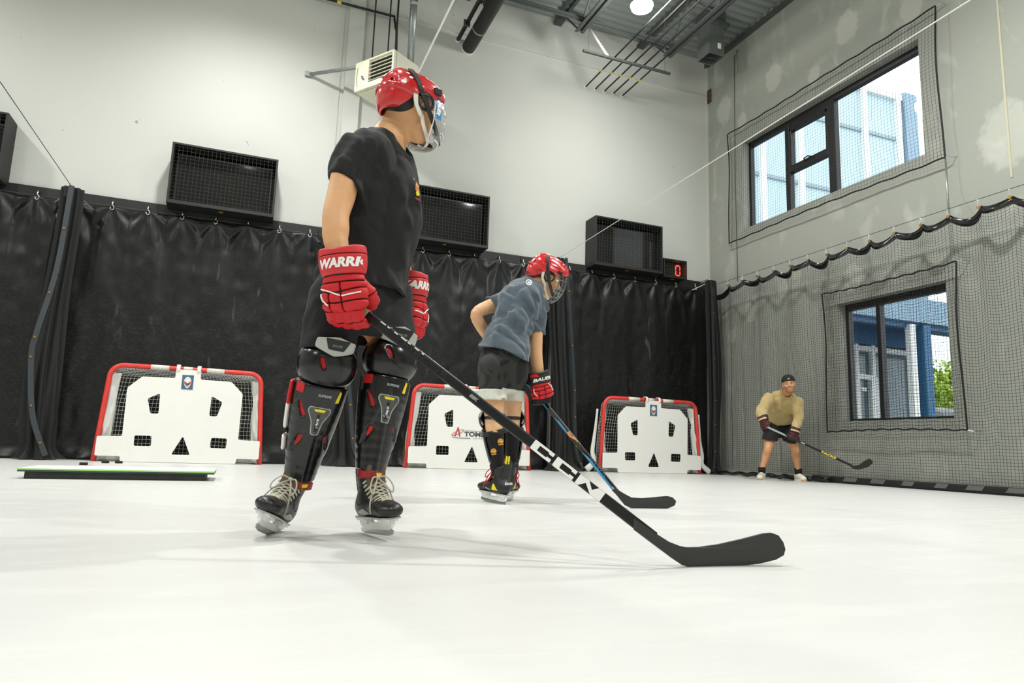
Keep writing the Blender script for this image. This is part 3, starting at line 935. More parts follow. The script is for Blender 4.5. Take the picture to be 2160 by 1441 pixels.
# ------------------------------------------------------------------ black vinyl curtains on hooks
HOOKX = [-0.94+.4055*k for k in range(-17, 21)]
def curtain(x0, x1, label):
    L = x1-x0
    def fn(u, v):
        x = x0+u*L
        z = 0.012+v*3.17
        top = np.clip((z-2.1)/1.08, 0, 1)
        ph = (x+0.94)/.4055
        k = np.round(ph); dx = (ph-k)*.4055
        drop = 3.18-z
        # pinched pleats fanning from each hook
        y = -.013*top**2*np.cos(2*np.pi*ph)
        ang = np.arctan2(dx, drop+.03)
        fan = np.cos(ang*9+_H[(k.astype(int)*37) & 4095]*6)*np.exp(-drop*1.6)*.017*np.clip(drop*6, 0, 1)
        y = y+fan
        q = np.stack([x*2.2, z*.55, x*0+3], 1)
        y = y+.030*vnoise(q)+.014*vnoise(np.stack([x*5, z*1.3, x*0+9], 1))+.006*vnoise(np.stack([x*11, z*7, x*0+5], 1))
        low = np.clip((.35-z)/.35, 0, 1)
        y = y-.05*low**2*(1+1.2*vnoise(np.stack([x*4, z*6, x*0+1], 1)))
        sag = .010*np.sin(np.pi*(ph-np.floor(ph)))*v**20
        return np.stack([x, D-.115+np.minimum(y, .06), z-sag], 1)
    P, F = sheet(fn, int(L/.022), 150)
    o = put('vinyl_curtain', P, F, M_VINYL, smooth=True)
    md = o.modifiers.new('solid', 'SOLIDIFY'); md.thickness = .003
    tag(o, label, 'curtain', 'black vinyl curtains')
curtain(-7.8, -2.34, 'black vinyl curtain at the far left of the back wall')
curtain(-2.28, 1.16, 'black vinyl curtain behind the left goal')
curtain(1.22, 4.40, 'black vinyl curtain behind the middle goal')
curtain(4.46, 7.40, 'black vinyl curtain behind the right goal')
M_CHROME = mat('bright steel', '#c9ccc8', .25, .9)
hk = MB().tube([(0, .05, .075), (0, .0, .07), (0, -.012, .05), (0, -.012, .03)], .007, 6)
hk.tube([(0, -.014, .035), (.016, -.016, .018), (.014, -.016, -.006), (0, -.016, -.016), (-.014, -.016, -.006), (-.012, -.016, .012)], .005, 6)
h0 = None
for i, x in enumerate(HOOKX):
    if x > 7.4 or x < -3.4 or min(abs(x-b) for b in (-2.2, 1.2, 4.42)) < .12: continue
    if h0 is None: o = h0 = hk.build('curtain_hook', M_CHROME, smooth=True)
    else: o = h0.copy(); COL.objects.link(o)
    o.location = (x, D-.105, 3.155)
    o.scale = (1.35, 1.1, 1.3)
    tag(o, 'small bright steel hook holding the top of a black curtain', 'hook', 'curtain hooks along the back wall')
for x0, x1, lb in ((-7.8, 1.2, 'left'), (1.2, 7.45, 'right')):
    tag(MB().cyl((x0, D-.10, 3.195), (x1, D-.10, 3.195), .003, n=5).build('hanging_wire', M_STEEL), 'thin steel wire the hooks hang on, %s half of the back wall' % lb, 'wire')

# ------------------------------------------------------------------ gathered divider nets, their cables
M_NETDENSE = mat('gathered black net', '#101110', .75, bump=(220, .5))
M_BAND = mat('dark woven edge band', '#2b3236', .4, bump=(160, .3))
def bundle(xt, xb, label, edge, seed, wt=.10, wb=.15):
    t = empty('divider_net', (xb, D-.35, 0), label, 'net', 'gathered divider nets')
    nz_, na = 60, 120
    rg = np.random.default_rng(seed); ph = rg.random(4)*6
    def fn(u, v):
        a = 2*np.pi*u
        z = .01+v*3.24
        cx = xb+(xt-xb)*v+.03*np.sin(v*5+ph[0])
        cy = D-.40-.04*(1-v)
        w = wb+(wt-wb)*v+.03*np.sin(v*7+ph[1])*(1-v)
        pl = 1+.20*np.sin(9*a+ph[2]+1.5*np.sin(v*3))+.12*np.sin(15*a+ph[3]-v*4)
        low = np.clip((.16-z)/.16, 0, 1)
        pl = pl*(1+.7*low**2*(1+.4*np.sin(5*a)))
        return np.stack([cx+w*pl*np.cos(a), cy+w*.8*pl*np.sin(a), z], 1)
    P, F = sheet(fn, na, nz_)
    put('gathered_net', P, F, M_NETDENSE, t, smooth=True)
    e = spline(edge, 6)-np.array([0, .13, 0])
    MB().ribbon(e, (.35, -1, 0), .055, .012).build('edge_band', M_BAND, t)
    gr = MB()
    for i in range(3, len(e)-1, 5): gr.cyl(e[i]-np.array([0, .012, 0]), e[i]-np.array([0, .02, 0]), .012, n=8)
    gr.build('grommet', M_BRASS, t)
    mb = MB().box((xt, D-.22, 3.28), (.05, .2, .05)).cyl((xt, D-.32, 3.22), (xt, D-.32, 3.30), .02, n=8)
    mb.tube([(xt-.2, D-.12, 3.13), (xt-.05, D-.3, 3.22), (xt+.08, D-.3, 3.20), (xt+.22, D-.12, 3.10)], .008, 5)
    mb.build('hanger_bracket', M_CHROME, t)
    return t
bundle(-2.17, -2.12, 'gathered black divider net at the far left of the back wall', [(-2.12, D-.42, 3.24), (-2.15, D-.44, 2.2), (-2.24, D-.50, 1.45), (-2.26, D-.50, 1.15), (-2.17, D-.50, .5), (-2.0, D-.48, .05)], 1)
bundle(1.10, 1.30, 'gathered black divider net right behind the tall player', [(1.12, D-.42, 3.24), (1.14, D-.44, 2.2), (1.26, D-.50, 1.3), (1.33, D-.5, .8), (1.40, D-.50, .3), (1.50, D-.48, .04)], 2)
bundle(4.40, 4.52, 'gathered black divider net behind the smaller player', [(4.46, D-.42, 3.24), (4.55, D-.44, 2.2), (4.60, D-.50, 1.3), (4.62, D-.5, .8), (4.66, D-.50, .3), (4.78, D-.48, .04)], 3, .11, .14)
bundle(7.30, 7.28, 'gathered black divider net in the room corner', [(7.20, D-.42, 3.1), (7.19, D-.44, 2.2), (7.2, D-.45, 1.3), (7.19, D-.45, .8), (7.18, D-.45, .3), (7.16, D-.44, .04)], 4, .08, .10)
def cable(p0, p1, r, label, m=M_ROPEWHITE):
    p0 = np.array(p0); p1 = np.array(p1)
    tag(MB().cyl(p0, p0+(p1-p0)*1.0, r, n=6).build('net_cable', m), label, 'cable', 'cables the divider nets slide on')
cable((-2.17, D-.25, 3.30), (-2.28, REAR+.2, 3.30), .0045, 'thin cable running from the far left divider net overhead', M_GALV)
cable((1.115, D-.25, 3.30), (1.06, REAR+.2, 3.30), .0075, 'white rope crossing above the tall player')
cable((4.44, D-.25, 3.29), (3.86, REAR+.2, 3.31), .0045, 'white rope crossing in front of the upper window')

# ------------------------------------------------------------------ long net on the concrete wall
HY = [9.40, 8.97, 8.624, 8.282, 7.927, 7.593, 7.259, 6.917, 6.571, 6.224, 5.863, 5.505, 5.165, 4.82, 4.485]
while HY[-1] > 2.2: HY.append(HY[-1]-.345)
HYa = np.array(HY)
def net_xz(y, v):
    """v=0 bottom .. 1 top"""
    k = np.interp(-y, -HYa, np.arange(len(HYa)))
    fr = k-np.floor(k)
    sag = .075*np.sin(np.pi*fr)**.8*(1+.3*np.sin(np.floor(k)*2.3))
    corner = np.clip((.6-k)/.6, 0, 1)
    zt = 3.06-sag-.10*corner
    z = .10+v*(zt-.10)
    wave = np.sin(np.pi*k)
    x = 7.33+.05*wave*(0.25+.75*v**1.5)
    fold = 0
    for yc, a, w in ((9.05, .06, .06), (8.72, .05, .05), (7.98, .06, .05), (7.28, .07, .05), (8.35, .04, .06)):
        fold = fold+a*np.exp(-((y-yc)/w)**2)*np.clip(1.25-v*1.2, 0, 1)
    x = x+fold*.9+.018*vnoise(np.stack([y*2.5, v*3, y*0+2], 1))
    return x, z
t = empty('hanging_net', (7.31, 6, 0), 'long black net hanging in scallops along the concrete wall', 'net')
ys = np.arange(2.0, 9.4, .035); vv = np.linspace(0, 1, 88)
ls = []
for y in ys:
    x, z = net_xz(np.full(len(vv), y), vv); ls.append(np.stack([x, np.full(len(vv), y), z], 1))
yr = np.arange(2.0, 9.41, .0175)
for w in vv[:-1]:
    x, z = net_xz(yr, np.full(len(yr), w)); ls.append(np.stack([x, yr, z], 1))
V, F = strands(ls, .0019, 3)
put('mesh', V, F, M_NETBLACK, t)
yb_ = np.arange(2.0, 9.41, .02)
x, z = net_xz(yb_, np.ones(len(yb_)))
bt = np.stack([x-.002, yb_, z+.055], 1); bb = np.stack([x+.002+.03*np.sin(np.pi*np.interp(-yb_, -HYa, np.arange(len(HYa)))), yb_, z-.030], 1)
n_ = len(yb_)
V = np.concatenate([bt, bb]); F = np.array([(i, i+1, n_+i+1, n_+i) for i in range(n_-1)])
o = put('top_band', V, F, M_TAPE, t, smooth=True); md = o.modifiers.new('s', 'SOLIDIFY'); md.thickness = .004
gm = MB()
for y in HY: gm.lathe([(.006, -.004), (.018, -.004), (.018, .004), (.006, .004)], (7.29, y, 3.085), (1, 0, 0), n=10)
gm.build('grommet', M_BRASS, t)
hb = MB()
y0_, y1_ = 7.05, 9.40
hs_ = spline([(7.30+.02*math.sin(i*1.7), y, .040+.012*math.sin(i*2.1)) for i, y in enumerate(np.arange(y0_, y1_, .11))], 4)
hb.tube(hs_, .036+.012*vnoise(hs_*14.0)+.006*vnoise(hs_*31.0), 9, flat=.8)
hb.build('bottom_hem', M_TAPE, t, smooth=True)
h1 = None
for y in HY:
    if h1 is None:
        o = h1 = MB().tube([(0, 0, .05), (0, .006, .03), (0, .006, -.03), (0, -.004, -.05), (0, -.008, -.02), (0, -.006, .03), (0, 0, .05)], .0045, 6).build('carabiner', M_CHROME, smooth=True)
    else:
        o = h1.copy(); COL.objects.link(o)
    o.location = (7.29, y, 3.13)
    tag(o, 'steel carabiner clipping the wall net to its cable', 'carabiner', 'carabiners along the wall net')
tag(MB().tube([(7.29, 9.55, 3.165), (7.29, 6, 3.172), (7.29, 1.0, 3.18)], .004, 6).build('net_cable', M_STEEL), 'thin steel cable along the concrete wall above the wall net', 'cable')
# foam kerb with tape
t = empty('foam_kerb', (7.45, 6, 0), 'low black foam kerb with grey tape patches along the concrete wall', 'kerb')
MB().span((7.42, 1.5, .0), (7.54, 7.45, .085)).build('kerb', mat('black foam', '#1c1d1c', .8), t, bevel=.02)
for a, b in ((7.296, 7.155), (6.908, 6.707), (6.494, 6.298), (6.052, 5.904), (5.632, 5.489), (5.266, 5.086), (4.839, 4.663), (4.3, 4.15)):
    MB().prism([(b, 0.03), (a, 0.03), (a-.04, .082), (b-.04, .082)], (7.418, 0, 0), (0, 1, 0), (0, 0, 1), .004).build('tape_patch', M_GREYTAPE, t)
# nets stretched over the two windows
def window_net(y0, y1, z0, z1, x, label, sd):
    t = empty('window_net', (x, (y0+y1)/2, z0), label, 'net', 'nets over the windows')
    rg = np.random.default_rng(sd)
    def pt(a, b):
        y = y0+a*(y1-y0); z = z0+b*(z1-z0)
        ins = .022*np.sin(np.pi*a)*(2*b-1)*-1
        return np.stack([np.full_like(y, x)+.012*np.sin(a*9+b*7), y-.03*np.sin(np.pi*b)*(2*a-1), z+ins+.006*np.sin(a*60)*(np.abs(2*b-1)**6)], 1)
    ny = int((y1-y0)/.046); nz = int((z1-z0)/.046)
    ls = [pt(np.full(30, a), np.linspace(0, 1, 30)) for a in np.linspace(0, 1, ny)]
    ls += [pt(np.linspace(0, 1, 60), np.full(60, b)) for b in np.linspace(0, 1, nz)]
    V, F = strands(ls, .0016, 3)
    put('mesh', V, F, M_NETBLACK, t)
    q = np.linspace(0, 1, 90)
    loop = np.concatenate([pt(q, q*0), pt(q*0+1, q)[1:], pt(q[::-1], q*0+1)[1:], pt(q*0, q[::-1])[1:-1]])
    MB().tube(loop, .010, 6, closed=True).build('border_rope', M_NETBLACK, t, smooth=True)
    mb = MB()
    for a, b in ((0, 0), (0, 1), (1, 0), (1, 1)):
        p_ = pt(np.array([float(a)]), np.array([float(b)]))[0]
        mb.tube([p_, p_+np.array([.03, (2*a-1)*.05, (2*b-1)*.01]), (R-.002, p_[1]+(2*a-1)*.07, p_[2])], .006, 6)
    mb.build('corner_hook', M_CHROME, t)
    return t
wn_ = window_net(5.265, 9.125, 3.87, 5.83, 7.45, 'black net stretched over the upper window', 1)
window_net(5.205, 7.15, .675, 2.59, 7.43, 'black net stretched over the lower window', 2)
MB().tube([(7.46, 5.27, 3.9), (7.45, 5.265, 3.5), (7.31, 5.17, 3.13)], .008, 6).build('tie_cord', M_GALV, wn_, smooth=True)
tag(MB().tube([(R-.01, 9.02, 7.3), (R-.012, 9.04, 5.8), (R-.01, 9.05, 5.0), (R-.012, 9.03, 3.2)], .0045, 5).build('wall_wire', M_STEEL, smooth=True), 'thin dark wire running down the concrete wall near the corner', 'wire')
tag(MB().box((R-.012, 9.72, 6.86), (.02, .10, .26)).build('rusty_plate', mat('rusty steel', '#5b3f30', .9, var=(20, .4))), 'rusty steel plate on the concrete wall at the corner', 'plate')
tag(MB().tube([(R-.01, 8.93, 7.35), (R-.03, 8.95, 7.25), (R-.012, 8.97, 6.95)], .010, 6).build('wall_conduit', M_GALV, smooth=True), 'short bent conduit on the wall beside the duct', 'conduit')

# ------------------------------------------------------------------ goals and shooting targets
def goal(cx, y, label, seed):
    t = empty('hockey_goal', (cx, y, 0), label, 'goal', 'red hockey goals by the back wall')
    def postx(z): return .905-.07*(z/1.13)
    pts = []
    for s in (-1, 1):
        side = [(s*postx(z), 0, z) for z in (0, .3, .6, .9, .99)]
        for a in np.linspace(0, 1, 7)[1:]:
            th = a*math.pi/2
            side.append((s*(postx(1.0)-.145*(1-math.cos(th))), 0, .99+.142*math.sin(th)))
        pts.append(side)
    path = pts[0]+pts[1][::-1]
    fr = MB().tube(path, .029, 12, up=(0, 1, 0)).build('frame', M_REDPIPE, t, world=False, smooth=True)
    st = MB()
    for x0, x1 in ((-.42, -.22), (.20, .40), (-.06, .04)):
        st.tube([(x0, 0, 1.132), (x1, 0, 1.132)], .0302, 12)
    st.build('tape_label', mat('worn white label', '#d9d4c8', .6, var=(60, .25)), fr, world=False, smooth=True)
    # base frame on the floor
    bp = [(-.88, .0, .03), (-.86, .22, .03), (-.70, .30, .03), (0, .31, .03), (.70, .30, .03), (.86, .22, .03), (.88, 0, .03)]
    MB().tube(spline(bp, 6), .026, 8).build('base_bar', mat('scuffed white base', '#b9bab3', .7, var=(14, .4)), t, world=False, smooth=True)
    rg = np.random.default_rng(seed)
    # net: plan path wraps round the back, profile rises and closes to the crossbar
    def plan(u, dep, hw):
        L1 = dep; L2 = 2*hw; tot = 2*L1+L2
        s = u*tot
        x = np.where(s < L1, -hw, np.where(s < L1+L2, -hw+(s-L1), hw))
        yy = np.where(s < L1, s, np.where(s < L1+L2, dep, tot-s))
        r = np.minimum(.16, dep*.5)
        # round the two back corners
        for sg in (-1, 1):
            ex = np.abs(x-sg*hw); ey = np.abs(dep-yy)
            m = (ex < r) & (ey < r)
            k_ = np.where(m, (r-ex)*(r-ey)/(r*r), 0)
            x = x-sg*k_*r*.3; yy = yy-k_*r*.3
        return x, yy
    def surf(u, v):
        z = np.where(v < .72, v/.72*1.02, 1.02+(1.115-1.02)*np.sin((np.clip(v, .72, 1)-.72)/.28*np.pi/2))
        dep = np.where(v < .72, .31-.08*(v/.72), .23*np.cos((np.clip(v, .72, 1)-.72)/.28*np.pi/2))
        hw = (.905-.07*(z/1.13))-.012-.10*np.clip((z-.99)/.14, 0, 1)**2
        x, yy = plan(u, np.maximum(dep, .002), hw)
        wv = np.sin(np.pi*np.clip(v, 0, 1))
        n1 = vnoise(np.stack([x*3+seed, z*3, yy*3], 1)); n2 = vnoise(np.stack([x*3+9, z*2.5+seed, yy*3], 1))
        return np.stack([x+.03*wv*n1, yy+.02*wv*n2+.01*wv, z+.012*n2*wv], 1)
    ls = [surf(np.full(40, u), np.linspace(0, 1, 40)) for u in np.linspace(0, 1, 53)]
    ls += [surf(np.linspace(0, 1, 90), np.full(90, w)) for w in np.linspace(0.01, .985, 29)]
    V, F = strands(ls, .0030, 3)
    put('net', V, F, M_CORD, t, world=False)
    # white canvas skirts laced inside the posts and over the base
    for s in (-1, 1):
        def sk(u, v):
            z = .02+v*1.02
            w = .045+.05*(vnoise(np.stack([z*4+seed*3+s, z*0, z*0], 1))*.5+.5)
            return np.stack([s*(postx(z)-.028-u*w), .012+.05*u+.02*vnoise(np.stack([z*9, u*3, z*0+s], 1)), z], 1)
        P, F = sheet(sk, 8, 40)
        o = put('canvas_skirt', P, F, M_ROPEWHITE, t, world=False, smooth=True)
        md = o.modifiers.new('s', 'SOLIDIFY'); md.thickness = .004
    if seed == 3:
        for s in (-1, 1):
            sk = spline([(s*.93, .05, .95), (s*.95, .06, .7), (s*.97, .07, .5), (s*1.0, .06, .3), (s*.985, .04, .15), (s*1.12, .02, .03)], 5)
            MB().tube(sk, np.linspace(.018, .05, len(sk)), 8, flat=.35).build('loose_canvas', M_ROPEWHITE, t, world=False, smooth=True)
    return t
GOALS = [(-.632, 'red framed hockey goal at the left, nearest the far left net', 1), (3.03, 'red framed hockey goal in the middle behind the smaller player', 2), (6.0, 'red framed hockey goal at the right with loose white canvas', 3)]
def target(cx, y, label, logo):
    t = empty('shooting_target', (cx, y, 0), label, 'shooting target', 'white shooting targets hung in the goals')
    hw = [(.14, 1.12), (.14, 1.012), (.495, 1.006), (.637, .865), (.633, .298), (.888, .29), (.890, .066), (.630, .066), (.627, .004)]
    outer = fillet([(x, z) for x, z in hw]+[(-x, z) for x, z in hw[::-1]], .02)
    hol = []
    for s in (-1, 1):
        hol.append(fillet([(s*.412, .748), (s*.285, .818), (s*.278, .574), (s*.366, .573)], .022))
        hol.append(fillet([(s*.505, .310), (s*.325, .311), (s*.320, .189), (s*.502, .188)], .022))
    hol.append(fillet([(.012, .32), (.108, .098), (-.096, .098)], .024))
    v, f = plate([outer]+hol, .010)
    put('panel', np.stack([v[:, 0], v[:, 2], v[:, 1]], 1), [q[::-1] for q in f], M_WHITE, t, world=False)
    st = MB()
    for x in (-.115, .115):
        q_ = spline([(x, -.004, 1.09), (x, -.012, 1.13), (x, .006, 1.166), (x, .055, 1.176), (x, .095, 1.15), (x, .092, 1.09)], 5); tq = np.gradient(q_, axis=0)
        st.ribbon(q_, np.cross(np.array([1.0, 0, 0]), tq), .042, .009)
    st.build('hanging_strap', M_WHITE, t, world=False, smooth=True)
    if logo == 'mask':
        MB().span((-.064, -.0085, .882), (.064, -.006, 1.057)).build('picture', mat('picture ground', '#43617f', .5, var=(30, .3)), t, world=False)
        pc = MB().prism([(.042*math.cos(a)*(1-.25*(math.sin(a) < 0)*abs(math.sin(a))), .967+.07*math.sin(a)) for a in np.linspace(0, 6.283, 20)[:-1]], (0, -.010, 0), (1, 0, 0), (0, 0, 1), .003)
        pc.build('mask_print', mat('mask white', '#d9dcd8', .5), t, world=False)
        rd = MB()
        for s in (-1, 1):
            rd.prism([(s*.004, .958), (s*.038, .985), (s*.036, .950), (s*.012, .934)][::s], (0, -.012, 0), (1, 0, 0), (0, 0, 1), .002)
        rd.prism([(-.02, .93), (.02, .93), (.012, .918), (-.012, .918)], (0, -.012, 0), (1, 0, 0), (0, 0, 1), .002)
        rd.build('mask_print_red', mat('mask red', '#b34a33', .5), t, world=False)
        MB().prism([(-.02, .946), (.0, .955), (.02, .946), (.015, .938), (-.015, .938)], (0, -.0135, 0), (1, 0, 0), (0, 0, 1), .001).build('mask_print_dark', M_BLACKFRAME, t, world=False)
    else:
        # lettered logo
        M_LG = mat('logo grey', '#4a4c4e', .5); M_LR = mat('logo red', '#b33a35', .5)
        def lett(txt, x, z, size, m_, nm, **kw):
            v, f = text_mesh(txt, size, **kw)
            v[:, 0] += x
            put(nm, np.stack([v[:, 0], np.full(len(v), -.0068), v[:, 1]+z], 1), f, m_, t, world=False)
        lett('TOMIC', .065, .480, .085, M_LG, 'logo_letters', bold=.004, squash=1.3)
        lett('H O C K E Y', .10, .425, .03, M_LG, 'logo_small_letters')
        a = MB()
        a.prism([(-.255, .445), (-.235, .445), (-.205, .545), (-.185, .445), (-.165, .445), (-.195, .575), (-.21, .575)], (0, -.0068, 0), (1, 0, 0), (0, 0, 1), .0012)
        el = [(-.205+.085*math.cos(q)+.02*math.sin(q), -.0072, .50+.03*math.sin(q)+.03*math.cos(q)) for q in np.linspace(0, 6.283, 26)[:-1]]
        a.tube(el, .004, 4, closed=True)
        a.build('logo_mark', M_LR, t, world=False)
        MB().tube([(-.28, -.007, .455), (-.275, -.007, .435), (-.24, -.007, .428), (-.02, -.007, .425)], .004, 4).tube([(-.1, -.007, .53), (.28, -.007, .527)], .0025, 4).build('logo_line', M_LG, t, world=False)
        for x, z, w, h, m_ in ((0, 1.03, .10, .06, mat('tag blue', '#9fb3cf', .5)),):
            MB().span((x-w, -.0085, z-h), (x+w, -.006, z+h)).build('picture', m_, t, world=False)
for (cx, lb, sd), tl, lg in zip(GOALS, ('white shooting target with a mask picture in the left goal', 'white shooting target with a lettered logo in the middle goal', 'white shooting target with a mask picture in the right goal'), ('mask', 'logo', 'mask')):
    goal(cx, 9.248, lb, sd)
    target(cx, 9.248-.055, tl, lg)

# ------------------------------------------------------------------ floor things
t = empty('rebound_platform', (-.757, 5.8, 0), 'long low black platform with a green front edge on the floor at left', 'platform')
MB().span((-1.315, 5.555, 0), (-.199, 6.0, .048)).build('base', M_RUBBER, t, bevel=.004)
MB().span((-1.352, 5.53, .048), (-.140, 6.05, .060)).build('board', mat('dark board underside', '#33403a', .5), t)
MB().span((-1.352, 5.53, .060), (-.140, 6.05, .069)).build('green_edge', M_GREEN, t)
MB().span((-1.350, 5.533, .069), (-.142, 6.048, .071)).build('white_top', M_WHITE, t)
p0_ = None
for (x, y), lb in zip(((-1.417, 8.056), (-1.326, 8.696), (-1.20, 8.72)), ('black puck lying nearest behind the low platform', 'black puck at the foot of the left goal, nearer its post', 'black puck at the foot of the left goal, under the target')):
    if p0_ is None:
        p0_ = o = MB().lathe([(.034, 0), (.038, .003), (.038, .022), (.034, .025)], (0, 0, 0), n=24).build('hockey_puck', M_BLACKPIPE)
    else:
        o = p0_.copy(); COL.objects.link(o)
    o.location = (x, y, 0)
    tag(o, lb, 'puck', 'pucks behind the platform')
# ------------------------------------------------------------------ people: shared builders
def at(px, py, Y):
    """point on the vertical plane at depth Y seen at a photo position (used to read off joint positions)"""
    d = _fw+(px-1080)/FPX*_rt-(py-720.5)/FPX*_up
    return CAMP+d*((Y-CAMP[1])/d[1])

def basis(y, z):
    """columns: right, forward, up, built from forward y and approximate up z"""
    z = unit(z); y = np.asarray(y, float); y = unit(y-z*(y@z)); x = np.cross(y, z)
    return np.stack([x, y, z], 1)

M_SKIN1 = mat('tanned skin', '#d6a272', .5, var=(18, .05))
M_SKIN2 = mat('fair skin', '#d3a379', .5, var=(18, .05))
M_SKIN3 = mat('light tanned skin', '#c58f66', .5, var=(18, .05))
M_HAIR = mat('dark hair', '#17120e', .55, var=(60, .4, (4, 4, .6)))
M_HAIRB = mat('brown hair', '#4a3220', .55, var=(60, .4, (4, 4, .6)))
M_EYE = mat('eye white', '#aaa196', .25)
M_IRIS = mat('dark iris', '#2a1c14', .2)
M_TEEBLACK = mat('black cotton', '#0e0f0e', .85, sheen=.03, bump=(260, .15))
M_SHORTBLACK = mat('black shorts cloth', '#080808', .85, sheen=.03, bump=(260, .15))
M_TEEBLUE = mat('slate blue jersey', '#3f4d57', .8, sheen=.3, bump=(260, .12))
M_TAN = mat('tan sweatshirt', '#b09a66', .9, sheen=.25, bump=(200, .2))
M_HELMET = mat('glossy red shell', '#c21a1e', .22, coat=.6)
M_REDCLOTH = mat('red glove cloth', '#c40d18', .6, bump=(300, .15))
M_REDCUFF = mat('red glove cuff', '#c8262c', .5)
M_DARKLIN = mat('dark lining', '#0c0b0b', .8)
M_WHITEPRINT = mat('white print', '#ecebe6', .5)
M_GREYPRINT = mat('grey print', '#8d908c', .5)
M_PADBLACK = mat('glossy black shell', '#070807', .24, coat=.15)
M_PADMATT = mat('matt black strap', '#141514', .6)
M_GREYSTRIP = mat('light grey trim', '#a9aca6', .4)
M_PADGREY = mat('grey badge', '#4f524f', .3, .3)
M_PRINTYEL = mat('yellow print', '#e2cf12', .5)
M_REDMESH = mat('red mesh lining', '#b5171c', .6, var=(140, .5))
M_BOOT = mat('black boot leather', '#141615', .42, bump=(120, .15))
M_LACE = mat('pale lace', '#b9b5a4', .8)
M_LACERED = mat('red lace', '#c9302c', .7)
M_HOLDER = mat('translucent white holder', '#eef0ee', .25)
M_RUNNER = mat('steel runner', '#b5bab8', .22, .9)
M_STRAPWHITE = mat('white strap', '#dcdad0', .5)
M_STRAPBLACK = mat('black strap', '#131313', .55)
M_BROWN = mat('brown tongue felt', '#5d4a38', .8)
M_BEIGE = mat('beige grip tape', '#c9b078', .6)
M_STICK = mat('black carbon shaft', '#0e0e0e', .32)
M_BLADE = mat('grey black blade', '#2a2a28', .6, var=(60, .1))
M_CLEAR = bpy.data.materials.new('clear visor'); M_CLEAR.use_nodes = True
_nt = M_CLEAR.node_tree; _nt.nodes.remove(_nt.nodes['Principled BSDF'])
_tr = _nt.nodes.new('ShaderNodeBsdfTransparent'); _tr.inputs[0].default_value = (0.97, 0.98, 0.98, 1)
_gl = _nt.nodes.new('ShaderNodeBsdfGlossy'); _gl.inputs['Roughness'].default_value = 0.06
_df = _nt.nodes.new('ShaderNodeBsdfDiffuse'); _df.inputs[0].default_value = (.9, .92, .92, 1)
_ad = _nt.nodes.new('ShaderNodeMixShader'); _ad.inputs[0].default_value = .35
_lw = _nt.nodes.new('ShaderNodeLayerWeight'); _lw.inputs[0].default_value = .55
_pw = _nt.nodes.new('ShaderNodeMath'); _pw.operation = 'MULTIPLY_ADD'; _pw.inputs[1].default_value = .5; _pw.inputs[2].default_value = .015
_mx = _nt.nodes.new('ShaderNodeMixShader')
for a_, b_ in ((_lw.outputs['Facing'], _pw.inputs[0]), (_gl.outputs[0], _ad.inputs[1]), (_df.outputs[0], _ad.inputs[2]), (_pw.outputs[0], _mx.inputs[0]), (_tr.outputs[0], _mx.inputs[1]), (_ad.outputs[0], _mx.inputs[2]), (_mx.outputs[0], _nt.nodes['Material Output'].inputs[0])):
    _nt.links.new(a_, b_)

class Loc:
    """local frame with scale; places locally modelled parts in the world"""
    def __init__(self, c, M, s=1.0, mir=1):
        self.c = np.asarray(c, float); self.M = np.asarray(M, float); self.s = np.asarray(s, float); self.mir = mir
    def w(self, V):
        V = np.asarray(V, float).reshape(-1, 3)*self.s
        if self.mir < 0: V = V*np.array([-1, 1, 1])
        return self.c+V@self.M.T
    def l(self, P):
        q = (np.asarray(P, float)-self.c)@self.M/self.s
        if self.mir < 0: q = q*np.array([-1, 1, 1])
        return q
    def fl(self, F):
        if self.mir < 0:
            return F[:, ::-1] if isinstance(F, np.ndarray) else [q[::-1] for q in F]
        return F
    def put(self, name, V, F, m, parent, smooth=True):
        return put(name, self.w(V), self.fl(F), m, parent, True, smooth)
    def sdf(self, name, f, lo, hi, h, m, parent):
        V, F = sdf_mesh(f, lo, hi, h)
        return self.put(name, V, F, m, parent)
    def mb(self, name, mb, m, parent, smooth=True):
        return self.put(name, mb.v, mb.f, m, parent, smooth)
    def decal(self, name, what, m, parent, f, o, ax, ay, size=.05, shear=0, bold=0, sub=.006, lift=.0008, squash=1, back=.08, far=.2, space=1.0):
        if isinstance(what, str): v, fc = text_mesh(what, size, shear, bold, sub, squash, space)
        else:
            v, fc = plate(what, 0); v, fc = subdivide_to(v, fc, sub)
        if self.mir < 0 and isinstance(what, str): v = v*np.array([-1, 1, 1])[:v.shape[1]]
        Q, fs = project(v, fc, f, o, ax, ay, lift, back, far)
        if fs: return self.put(name, Q, fs, m, parent, False)

